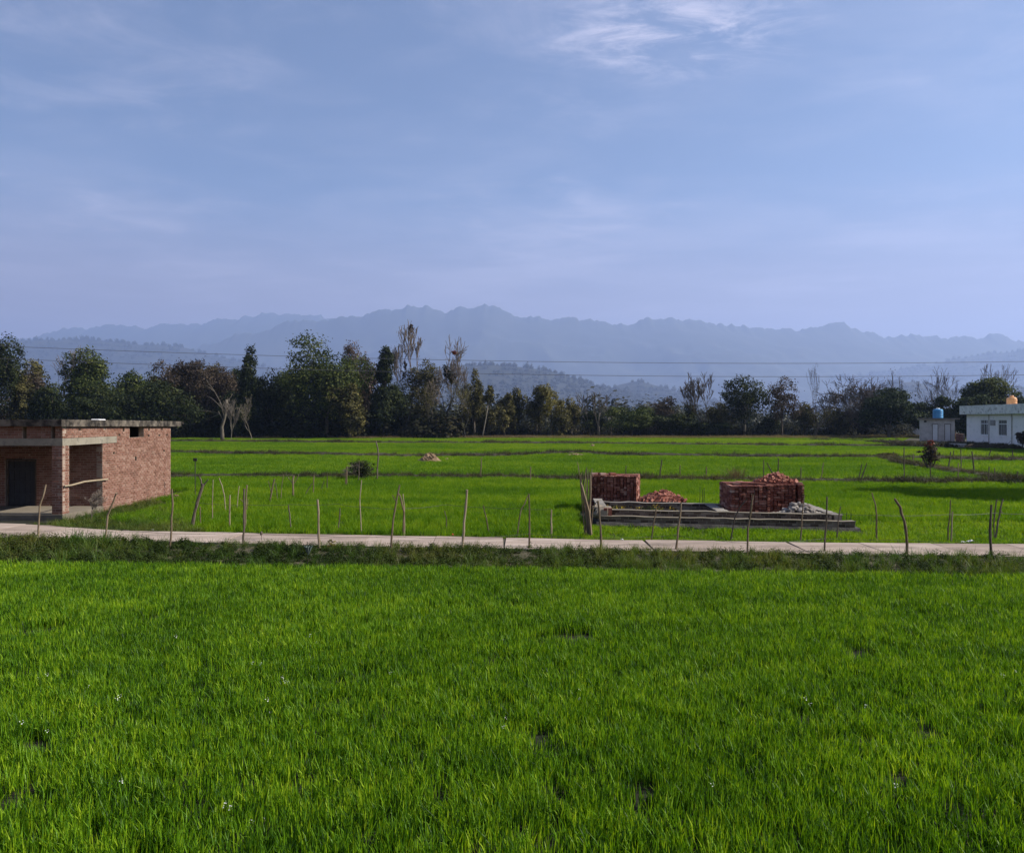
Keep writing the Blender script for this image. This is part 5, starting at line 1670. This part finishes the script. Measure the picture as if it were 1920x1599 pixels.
bare('thin bare tree poking above the mango tree', 1682, 693, 14, 141, 4, .4, .8, .8, 2, 1.6, .12, 'bark', 'bark', group=GR, rmin=.04, sparse=('brown', 240, .2))
leafy('round green tree behind the outhouse', 1746, 746, 76, 133, 'mango', .1, 3600, .42, 10, group=GR)
bare('bare tree at the left of the far pair behind the outhouse', 1742, 710, 34, 143, 5, .5, .6, .8, 2, .6, .13, group=GR, sparse=('brown', 160, .2))
bare('larger bare tree with spreading twigs behind the outhouse', 1789, 686, 54, 141, 6, .55, .5, .8, 2, .6, .18, group=GR)
leafy('large spreading dark green tree behind the white house, upper crown', 1848, 702, 84, 128, 'green', .3, 4000, .42, 12, group=GR)
leafy('dark lower tree behind the white house, beside the outhouse', 1815, 742, 90, 124, 'mango', .06, 4200, .42, 12, group=GR)
leafy('dark tree behind the tan tank at the right edge', 1898, 728, 84, 127, 'mango', .15, 3600, .42, 11, group=GR)
bare('bare tree behind the upper crown of the large green tree', 1868, 680, 70, 142, 6, .6, .4, .8, 2, .7, .16, group=GR)


def pollard():
    d = 121.0
    root = empty('pollarded_tree', ((418 - 960) / FPX * d, d, 0))
    tag(root, 'pollarded pale tree stump with a few long bare limbs, before the dark wood', 'tree')
    mb = MB(); mb.tube([P(416.5, 829, d), P(417, 815, d), P(416, 800, d), P(421, 785, d), P(424, 770, d), P(425, 749, d)], [.33, .27, .24, .2, .19, .22], 9)
    mb.build('trunk', M['midbark'], root, smooth=True)
    for i, row in enumerate([[(419, 792), (414, 778), (401, 772), (384, 770), (366, 769)], [(411, 776), (398, 782), (388, 786)], [(420, 782), (416, 765), (405, 754), (396, 746), (388, 742)],
                             [(421, 772), (412, 752), (400, 730), (391, 719), (387, 712)], [(402, 734), (392, 726), (383, 722)], [(425, 752), (431, 747), (436, 738)], [(419, 790), (409, 770)]]):
        q = MB(); n = len(row); q.tube([P(a, b, d + .15 * i) for a, b in row], [.042 * (1 - .75 * k / (n - 1)) + .018 for k in range(n)], 5)
        q.build('limb', M['midbark'], root, smooth=True)


pollard()
bare('dense bundle of thin pale shoots right of the pollarded stump', 433, 745, 34, 120, 4, .35, .9, .8, 3, .3, .06, 'palebranch', 'palebark', rmin=.03, name='sprouting_stump', cat='tree', group=GW, foot=1)
bare('small crooked pale tree two steps right of the pollarded stump', 466, 742, 30, 124, 5, .55, .6, .8, 2, .45, .075, 'palebranch', 'palebark', group=GW, rmin=.025, sparse=('olive', 320, .17))


def understory():
    rng = np.random.default_rng(23)
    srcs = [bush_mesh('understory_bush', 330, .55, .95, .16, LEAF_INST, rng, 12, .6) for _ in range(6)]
    n = 1000
    x = rng.uniform(-96, 84, n); y = rng.uniform(138, 165, n)
    px = 960 + x / y * FPX
    y = np.where(px < 860, rng.uniform(131, 160, n), y)
    s = np.where(px < 880, rng.uniform(2.6, 6.0, n), rng.uniform(1.6, 3.6, n))
    s = np.where((px < 800) & (y > 142), s * 1.55, s)
    ok = ~((px > 1700))
    x, y, s, px = x[ok], y[ok], s[ok], px[ok]; n = len(x)
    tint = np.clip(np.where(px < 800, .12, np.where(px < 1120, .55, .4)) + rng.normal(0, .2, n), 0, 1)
    rot = np.zeros((n, 3)); rot[:, 2] = rng.uniform(0, 6.28, n)
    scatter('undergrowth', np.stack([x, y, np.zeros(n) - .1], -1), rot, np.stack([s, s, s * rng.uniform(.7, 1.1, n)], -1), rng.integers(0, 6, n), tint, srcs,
            'dark tangled undergrowth beneath the trees along the field edge')


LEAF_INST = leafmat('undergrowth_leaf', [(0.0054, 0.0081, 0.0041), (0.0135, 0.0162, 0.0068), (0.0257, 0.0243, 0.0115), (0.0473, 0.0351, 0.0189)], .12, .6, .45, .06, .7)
understory()


# ------------------------------------------------------------------ shrubs and heaps in the fields
leafy('dark twiggy bush on the bund left of the tall curved stake', 677, 859, 54, 41.5, 'dark', .0, 620, .26, 14, tw=.03, name='bush', cat='bush', group='shrubs in the fields', bottom=-.05)
bare('dry twigs showing through the dark bush on the bund', 679, 862, 54, 41.6, 5, .55, .7, .8, 3, .2, .02, 'twig', 'bark', name='dry_bush', cat='bush', group='shrubs in the fields', rmin=.008)


def red_shrub():
    d = 50.0
    r = leafy('small dark shrub with a red-flowering top standing in the right field', 1743, 830, 38, d, 'brown', .3, 700, .3, 14, tw=.05, name='shrub', cat='shrub', group='shrubs in the fields', bottom=.45)
    rng = np.random.default_rng(77)
    c = P(1744, 833, d)
    p, nr, t, L = crown_points(rng, (c.x, d, c.z), (.36, .36, .22), 170, 5)
    inst_leaf(p, nr, .13, rng, t, LEAF['red'], 'flowers', r)
    rng = np.random.default_rng(78)
    mb = MB()
    for k in range(9):
        a = rng.uniform(0, 6.28); b = Vector((r.location.x + .08 * math.cos(a), d + .08 * math.sin(a), -.05))
        mb.tube([b, b + Vector((.15 * math.cos(a), .15 * math.sin(a), .4)), b + Vector((.4 * math.cos(a), .4 * math.sin(a), 1.0))], [.03, .025, .015], 5)
    mb.build('stem', M['bark'], r)
    p, nr, t, L = crown_points(rng, (c.x, d, .45), (.32, .32, .3), 260, 5)
    inst_leaf(p, nr, .1, rng, t, LEAF['brown'], 'lower_leaves', r)


red_shrub()
bare('leafless twiggy shrub before the porch opening of the hut', 172, 915, 34, 25.1, 5, .55, .7, .78, 3, .35, .022, 'twig', 'bark', name='dry_shrub', cat='shrub', group='shrubs in the fields', rmin=.004)
leafy('reddish flowering bush at the right edge by the white house', 1917, 808, 24, 79, 'brown', .15, 600, .3, 6, tw=.05, name='bush', cat='bush', group='shrubs in the fields', bottom=.5)
leafy('low dark hedge clump at the right end of the bund', 1900, 898, 110, 38.6, 'dark', .0, 1600, .28, 10, tw=.03, name='bush', cat='bush', group='shrubs in the fields', bottom=-.1)
leafy('dark brushy mound of weeds on the far bund', 1655, 848, 62, 64, 'olive', .0, 1500, .3, 9, tw=.02, name='bush', cat='bush', group='shrubs in the fields', bottom=-.2)
# the tree outside the right edge whose shade lies on the field
leafy('tree outside the right edge shading the field', 2190, 520, 350, 32.3, 'green', .3, 5200, 1.3, 14, tw=.2, group=None, bottom=2.6)


def tussock():
    rng = np.random.default_rng(40)
    d = 41.0; c = P(1380, 900, d)
    me = blades(240, .42, .45, .85, .012, .75, BROWNGRASS, 'grass_tussock', rng, 3)
    o = link('grass_tussock', me, None, (c.x, d, .05))
    tag(o, 'dry brown grass tussock behind the left end of the longer brick stack', 'grass tussock')
    me = blades(120, .5, .5, 1.0, .02, .5, VERGEGRASS, 'reed_clump', rng, 3)
    for px, d_, s, lab in ((142, 19.7, .62, 'clump of tall green blades at the path edge before the hut corner'), (196, 19.5, .6, 'clump of tall green blades beside the curved post before the hut wall')):
        q = link('grass_clump', me, None, ((px - 960) / FPX * d_, d_, .05)); q.scale = (s, s, s * .9); tag(q, lab, 'grass clump', 'tall grass clumps')


tussock()


def heap(name, label, px, ybase, wpx, hpx, mat, cat, seed, n=60, lump=.09, sq=.5):
    d = gd(ybase, 0.05); x = (px - 960) / FPX * d; w = wpx / FPX * d; h = hpx / FPX * d
    rr = random.Random(seed)
    mb = MB()
    na, nr_ = 22, 9
    vs = []; fs = []
    for i in range(nr_):
        r = i / (nr_ - 1)
        for k in range(na):
            a = 6.2832 * k / na
            q = r * (1 + .18 * math.sin(3 * a + seed) + rr.uniform(-.05, .05))
            z = h * (1 - r ** 1.35) * (1 + rr.uniform(-.14, .14)) - .05 * (r > .98)
            vs.append((x + w / 2 * q * math.cos(a), d + w * sq * q * math.sin(a), z))
    for i in range(nr_ - 1):
        for k in range(na):
            k2 = (k + 1) % na; fs.append((i * na + k, i * na + k2, (i + 1) * na + k2, (i + 1) * na + k))
    mb.add(vs, fs)
    for i in range(n):
        a = rr.uniform(0, 6.28); r = math.sqrt(rr.uniform(0, 1)); s = lump * rr.uniform(.4, 1.1)
        mb.rock((x + w / 2 * r * math.cos(a), d + w * sq * r * math.sin(a), h * (1 - r ** 1.35)), (s * 1.3, s, s * .7), seed=seed * 100 + i)
    o = mb.build(name, M[mat], None, origin=(x, d, 0)); tag(o, label, cat, 'heaps in the fields')


heap('earth_heap', 'conical straw-coloured earth heap beside the second bund', 805, 866, 46, 18, 'earth', 'heap', 2, 70, .12)
heap('earth_heap', 'small low crumb of earth just right of the conical heap', 840, 862, 18, 3.5, 'earth', 'heap', 3, 24, .1)
heap('rubble_heap', 'long low heap of pale rubble on the second bund', 1078, 855, 54, 5, 'earth', 'heap', 4, 70, .14)
heap('rubble_heap', 'tiny rubble heap further off above the long low one', 1110, 838, 16, 5, 'earth', 'heap', 5, 20, .16)
heap('earth_heap', 'bare tan earth mound beside the brushy mound of weeds', 1694, 867, 26, 6, 'earth', 'heap', 6, 20, .1)
heap('earth_heap', 'pale earth spill at the far foot of the hut corner', 330, 934, 20, 9, 'earth', 'heap', 7, 20, .05)
heap('stone_heap', 'few pale stones on the first bund right of the hut', 407, 899, 18, 4, 'stone', 'heap', 8, 16, .07)


def small_things():
    def scrap(name, label, px, py, z, s, mat, cat, seed):
        d = gd(py, z); p = P(px, py, d)
        mb = MB(); rr = random.Random(seed)
        n = 5; vs = []; fs = []
        for j in range(n):
            for i in range(n):
                vs.append((p.x + (i / (n - 1) - .5) * s[0] + rr.uniform(-.01, .01), d + (j / (n - 1) - .5) * s[1], z + s[2] * rr.uniform(0, 1) * (1 - abs(i - 2) / 3)))
        for j in range(n - 1):
            for i in range(n - 1): fs.append((j * n + i, j * n + i + 1, (j + 1) * n + i + 1, (j + 1) * n + i))
        mb.add(vs, fs)
        b = len(mb.V)
        mb.add([(x, y, zz - .006) for x, y, zz in vs], [tuple(reversed(f)) for f in fs])
        tag(mb.build(name, M[mat], None, origin=(p.x, d, z)), label, cat, 'litter along the path')
    scrap('cloth_scrap', 'crumpled orange-red scrap at the far edge of the path', 848, 1006, .03, (.14, .12, .13), 'redcloth', 'litter', 1)
    scrap('litter_scrap', 'small white scrap at the path edge before the foundation', 1166, 1012, .06, (.08, .08, .04), 'litter', 'litter', 2)
    scrap('litter_scrap', 'white scrap at the path edge, left of the other before the knobbly post', 1806, 1016, .06, (.12, .08, .03), 'litter', 'litter', 3)
    scrap('litter_scrap', 'white scrap at the path edge nearest the thick knobbly post', 1820, 1015, .06, (.16, .1, .06), 'litter', 'litter', 4)
    scrap('litter_scrap', 'white scrap in the grass by the path near the hut', 285, 994, .06, (.1, .08, .06), 'litter', 'litter', 5)
    # wilted sprout standing on the path
    d = gd(1012, .12); p = P(490, 1012, d)
    root = empty('seed_stalk', (p.x, d, .12)); tag(root, 'single wilted brown stalk standing up through the path edge', 'stalk')
    mb = MB(); mb.tube([(p.x, d, .1), (p.x + .005, d, .25)], .006, 5); mb.build('stem', M['darkwood'], root)
    mb = MB(); mb.rock((p.x, d, .29), (.035, .03, .06), seed=3); mb.build('seed_head', M['darkwood'], root)
    # bluish leaf rosette and a yellow clump among the verge weeds
    d = 18.2; c = P(578, 1036, d)
    mb = MB()
    for k in range(9):
        a = k * .7; e = Vector((c.x + .11 * math.cos(a), d + .11 * math.sin(a), .33)); b = Vector((c.x, d, .1))
        sd = Vector((-math.sin(a), math.cos(a), 0)) * .03
        m_ = b.lerp(e, .55) + Vector((0, 0, .06))
        mb.add([b, m_ + sd, e, m_ - sd], [(0, 1, 2, 3)], .5)
    tag(mb.build('leaf_rosette', M['glaucous'], None, origin=(c.x, d, .05)), 'bluish grey leafy rosette among the weeds below the path', 'plant', 'odd plants in the verge')
    rng = np.random.default_rng(4)
    d = 18.3; c = P(622, 1031, d)
    root = empty('yellow_plant', (c.x, d, .1)); tag(root, 'small yellowing plant among the weeds right of the bluish rosette', 'plant', 'odd plants in the verge')
    p_, nr, t, L = crown_points(rng, (c.x, d, .36), (.2, .15, .12), 90, 4)
    inst_leaf(p_, nr, .06, rng, t, LEAF['yellow'], 'leaves', root)
    # yellow-flowering weeds inside the foundation
    n = 46
    x = rng.uniform(2.95, 4.9, n); y = 23.75 - .19 * (x - 2.62) + rng.uniform(.65, 2.3, n)
    srcs = []
    for k in range(3):
        bm = bush_mesh('rubble_weed', 80, .14, .26, .05, WEED, rng, 8, .5); srcs.append(bm)
    cc = rng.normal(0, 1, (20, 3)) * np.array([.09, .09, .05]); cc[:, 2] += .27
    srcs.append(np_mesh('rubble_weed_flower', leaf_quads(cc, rng.normal(0, 1, (20, 3)) + np.array([0, 0, 1.]), .032, rng, .9), 4, rng.uniform(0, 1, 80), YPETAL))
    idx = np.where(rng.uniform(0, 1, n) < .36, 3, rng.integers(0, 3, n))
    s = rng.uniform(.7, 1.25, n)
    scatter('yellow_weeds', np.stack([x, y, np.full(n, .2)], -1), np.stack([np.zeros(n), np.zeros(n), rng.uniform(0, 6.28, n)], -1), np.stack([s, s, s], -1), idx, rng.uniform(.2, .9, n), srcs,
            'yellow-flowering weeds growing inside the left part of the foundation')


small_things()


# ------------------------------------------------------------------ white house, outhouse, yard
K = 1.15
HC = Vector((46.6 * K, 82 * K, 0)); HU = Vector((-.123, -.9924, 0)).normalized(); HIN = Vector((-HU.y, HU.x, 0))
HRZ = math.atan2(HU.y, HU.x)
zk = lambda z: CAM_Z + (z - CAM_Z) * K


def hbox(mb, u0, u1, v0, v1, z0, z1, C=HC, U=HU, IN=HIN, rz=HRZ, j=0.0):
    c = C + U * (u0 + u1) / 2 + IN * (v0 + v1) / 2
    mb.box((c.x, c.y, (z0 + z1) / 2), (u1 - u0, v1 - v0, z1 - z0), rz, j=j)


def yard_ground():
    y = YARD
    n = len(y)
    vs = [(a, b, -.05) for a, b in y] + [(a + .7, b + 1.0, .40) for a, b in y] + [(a + 14, b + 25, .46) for a, b in y] + [(a + 14.5, b + 27, -.1) for a, b in y]
    fs = [(r * n + i, r * n + i + 1, (r + 1) * n + i + 1, (r + 1) * n + i) for r in range(3) for i in range(n - 1)]
    fs.append((0, n, 2 * n, 3 * n))
    mb = MB(); mb.add(vs, fs)
    tag(mb.build('house_yard', M['bund']), kind='structure')
    rng = np.random.default_rng(50)
    m = 900
    x = rng.uniform(43.6, 62, m); t = rng.uniform(-.25, 1.1, m); t = np.where(rng.uniform(0, 1, m) < .5, rng.uniform(0, 9, m), t); x = np.where(t > 1.1, rng.uniform(43.9, 54, m), x); yy = np.interp(x, y[:, 0], y[:, 1]) + t * 1.2
    srcs = [bush_mesh('bank_weed', 120, .3, .3, .09, DRYGRASS, rng, 10, .5) for _ in range(4)]
    s = rng.uniform(.5, 1.3, m)
    scatter('bank_weeds', np.stack([x, yy, np.clip(t * .4, -.05, .42)], -1), np.stack([np.zeros(m), np.zeros(m), rng.uniform(0, 6.28, m)], -1), np.stack([s, s, s], -1), rng.integers(0, 4, m),
            np.clip(rng.normal(.25, .2, m), 0, 1), srcs, 'dark weeds on the bank below the white house')


yard_ground()


def white_house():
    root = empty('white_house', (HC.x, HC.y, .4))
    tag(root, 'white single-storey flat-roofed house with a stained parapet at the right edge', 'house')
    z0, zt = .35, zk(3.70)
    wz0, wz1 = zk(1.66), zk(3.15)
    wins = [(3.1 * K, 4.6 * K), (6.75 * K, 8.35 * K)]
    w = MB(); E = 20 * K; T = .23
    p = 0
    for a, b in wins:
        hbox(w, p, a, 0, T, z0, zt); hbox(w, a, b, 0, T, z0, wz0); hbox(w, a, b, 0, T, wz1, zt); p = b
    hbox(w, p, E, 0, T, z0, zt)
    hbox(w, 0, T, T, 9, z0, zt); hbox(w, E - T, E, T, 9, z0, zt); hbox(w, T, E - T, 8.8, 9, z0, zt)
    w.build('wall', M['whitewall'], root)
    r = MB()
    hbox(r, -.6, E + .6, -.55, 9.5, zk(3.69), zk(3.69) + .12)
    hbox(r, -.6, E + .6, -.55, -.43, zk(3.69) + .122, zk(4.57)); hbox(r, -.6, -.48, -.43, 9.5, zk(3.69) + .122, zk(4.57)); hbox(r, -.48, E + .6, 9.38, 9.5, zk(3.69) + .122, zk(4.57))
    r.build('parapet', M['fascia'], root)
    for a, b in wins:
        f = MB(); s = .07
        hbox(f, a, a + s, .05, .15, wz0, wz1); hbox(f, b - s, b, .05, .15, wz0, wz1)
        hbox(f, a + s, b - s, .05, .15, wz1 - s, wz1); hbox(f, a + s, b - s, .05, .15, wz0, wz0 + s)
        tr = wz0 + (wz1 - wz0) * .74
        hbox(f, a + s, b - s, .055, .145, tr - .05, tr + .05)
        nb = 4; cw = (b - a - 2 * s) / nb
        for k in range(1, nb):
            u = a + s + k * cw
            hbox(f, u - .04, u + .04, .05, .078, wz0 + s, tr - .05); hbox(f, u - .04, u + .04, .05, .078, tr + .05, wz1 - s)
        fo = f.build('window', M['paint'], root)
        for k in range(nb):
            ua = a + s + k * cw + (.04 if k else 0); ub = a + s + (k + 1) * cw - (.04 if k < nb - 1 else 0)
            for za, zb in ((wz0 + s, tr - .05), (tr + .05, wz1 - s)):
                q = MB(); hbox(q, ua, ub, .081, .09, za, zb); q.build('pane', M['glass'], fo)
        sl = MB(); hbox(sl, a - .08, b + .08, -.06, .05, wz0 - .07, wz0 - .003); sl.build('sill', M['whitewall'], fo)
    q = MB()
    for u in (4.95 * K, 9.4 * K):
        c0 = HC + HU * u - HIN * .06; q.tube([(c0.x, c0.y, .4), (c0.x, c0.y, zt - .02)], .055, 8)
    q.build('drainpipe', M['greywall'], root)
    q = MB(); hbox(q, 5.2 * K, 6.2 * K, -.05, -.002, zk(2.62), zk(3.12)); vp = q.build('vent_panel', M['panel'], root)
    q = MB()
    for k in range(4): hbox(q, 5.25 * K, 6.15 * K, -.075, -.052, zk(2.68) + k * .12, zk(2.68) + k * .12 + .05)
    q.build('slat', M['greywall'], vp)
    q = MB()
    for u, h in ((2.6 * K, .55), (6.0 * K, 1.0)):
        c0 = HC + HU * u + HIN * 1.2; q.tube([(c0.x, c0.y, zk(3.8)), (c0.x, c0.y, zk(4.57) + h)], .02, 5)
    q.build('roof_rod', M['iron'], root)


white_house()


def tank(label, c, r, h, mat, lidmat, seed):
    root = empty('water_tank', c); tag(root, label, 'water tank', 'rooftop water tanks')
    m = MB(); pr = [(r * .96, 0)]
    nb = 5
    for k in range(nb):
        z = h * .86 * k / nb; dz = h * .86 / nb
        pr += [(r, z + dz * .12), (r, z + dz * .72), (r * .95, z + dz * .82), (r * .95, z + dz * .95)]
    pr += [(r * .97, h * .87), (r * .8, h * .93), (r * .42, h * .97)]
    m.lathe(c, pr, 24); m.build('tank_body', M[mat], root, smooth=True)
    l = MB(); l.lathe((c[0], c[1], c[2] + h * .965), [(r * .40, 0), (r * .42, h * .05), (r * .3, h * .09), (.02, h * .1)], 18)
    l.build('lid', M[lidmat], root, smooth=True)


dT = 78 * K
p = P(1897, 760, dT)
tank('tan ribbed water tank on the roof of the white house', (p.x, dT, zk(3.69) + .13), .53, p.z + 1.0 - zk(3.69) - .13, 'tantank', 'tantank', 1)

OC = Vector((51.6, 101.2, 0)); OE = Vector((55.07, 99.5, 0)); OU = (OE - OC).normalized(); OIN = Vector((-OU.y, OU.x, 0)); ORZ = math.atan2(OU.y, OU.x)


def outhouse():
    root = empty('outhouse', (OC.x, OC.y, .5))
    tag(root, 'small grey cement outhouse with two pale doors beside the white house', 'outhouse')
    L = (OE - OC).length; kw = dict(C=OC, U=OU, IN=OIN, rz=ORZ)
    z0, z1 = .35, zk(3.17); dz = zk(2.70); db = zk(.92)
    w = MB(); p = 0; T = .15
    drs = [(1.37, 2.05), (2.73, 3.45)]
    for a, b in drs:
        hbox(w, p, a, 0, T, z0, z1, **kw); hbox(w, a, b, 0, T, dz, z1, **kw); hbox(w, a, b, 0, T, z0, db, **kw); p = b
    hbox(w, p, L, 0, T, z0, z1, **kw)
    hbox(w, 0, T, T, 3, z0, z1, **kw); hbox(w, L - T, L, T, 3, z0, z1, **kw); hbox(w, T, L - T, 2.85, 3, z0, z1, **kw)
    w.build('wall', M['greywall'], root)
    r = MB(); hbox(r, -.25, L + .55, -.3, 3.3, z1 + .002, z1 + .17, **kw); r.build('roof', M['concrete'], root)
    for i, (a, b) in enumerate(drs):
        f = MB(); hbox(f, a + .002, a + .06, .02, .11, db, dz, **kw); hbox(f, b - .06, b - .002, .02, .11, db, dz, **kw); hbox(f, a + .06, b - .06, .02, .11, dz - .06, dz - .002, **kw)
        d = f.build('door', M['darkwood'], root)
        q = MB(); hbox(q, a + .065, b - .065, .06, .09, db + .02, dz - .065, **kw); q.build('door_leaf', M['paint' if i == 0 else 'tin'], d)
        q = MB(); hbox(q, a + .065, b - .065, .045, .058, db + .85, db + .95, **kw); q.build('rail', M['paint' if i == 0 else 'tin'], d)
    q = MB(); hbox(q, .45, .75, -.012, -.002, z1 - .35, z1 - .12, **kw); q.build('vent', M['door'], root)
    p = P(1760, 783, 88 * K)
    c = OC + OU * 2.05 + OIN * 1.3
    tank('blue ribbed water tank with a white lid on the outhouse roof', (c.x, c.y, z1 + .172), .60, 1.2, 'bluetank', 'whitelid', 2)


outhouse()


def yard_bits():
    m = MB(); a = OE + Vector((.3, .4, 0)); b = HC + Vector((-.1, .6, 0))
    u = (b - a).normalized(); c = (a + b) / 2
    root = empty('low_wall', (c.x, c.y, .4)); tag(root, 'low dark brick wall linking the outhouse and the white house', 'wall')
    pl = []; mo = MB(); n = Vector((u.y, -u.x, 0))
    wall_courses(pl, mo, (a.x, a.y), u, n, (b - a).length, .4, 1.45, (), 0)
    lay_bricks(root, pl, M['redbrick'], 120); mo.build('mortar_core', M['greybrick'], root)
    # retaining wall in front of the outhouse
    q = MB(); p0 = P(1764, 838, 88 * 1.0); p1 = P(1812, 839, 85.5)
    p0.z = 0; p1.z = 0; c = (p0 + p1) / 2; d = p1 - p0
    q.box((c.x, c.y, .28), (d.length, .25, .64), math.atan2(d.y, d.x), j=.02)
    tag(q.build('retaining_wall', M['greywall'], None, origin=(c.x, c.y, 0)), 'low grey retaining wall below the outhouse', 'wall')
    # fallen branches on the bank
    rng = np.random.default_rng(60)
    q = MB()
    for k in range(16):
        b0 = P(1800 + rng.uniform(0, 75), 834 + rng.uniform(-1, 3), 80.5); b0.z = .35
        an = rng.uniform(-.5, .5); ln = rng.uniform(.8, 2.2)
        q.tube([b0, b0 + Vector((ln * .5 * math.cos(an), 0, .25)), b0 + Vector((ln * math.cos(an), .3, rng.uniform(.1, .7)))], [.03, .025, .015], 5)
    tag(q.build('brushwood', M['darkwood'], None, origin=(50, 80.5, .3)), 'tangle of cut branches lying along the foot of the white house', 'brushwood')
    # pale boundary wall behind the mango tree
    q = MB(); p0 = P(1490, 800, 152); p1 = P(1735, 800, 150); c = (p0 + p1) / 2; d = p1 - p0
    for k in range(12):
        a = p0.lerp(p1, k / 12); b = p0.lerp(p1, (k + 1) / 12); cc = (a + b) / 2
        q.box((cc.x, cc.y, .75), ((b - a).length - .03, .2, 1.6 + random.uniform(-.08, .08)), math.atan2(d.y, d.x))
    tag(q.build('boundary_wall', M['greywall'], None, origin=(c.x, c.y, 0)), 'pale boundary wall glimpsed behind the mango tree', 'wall')


yard_bits()
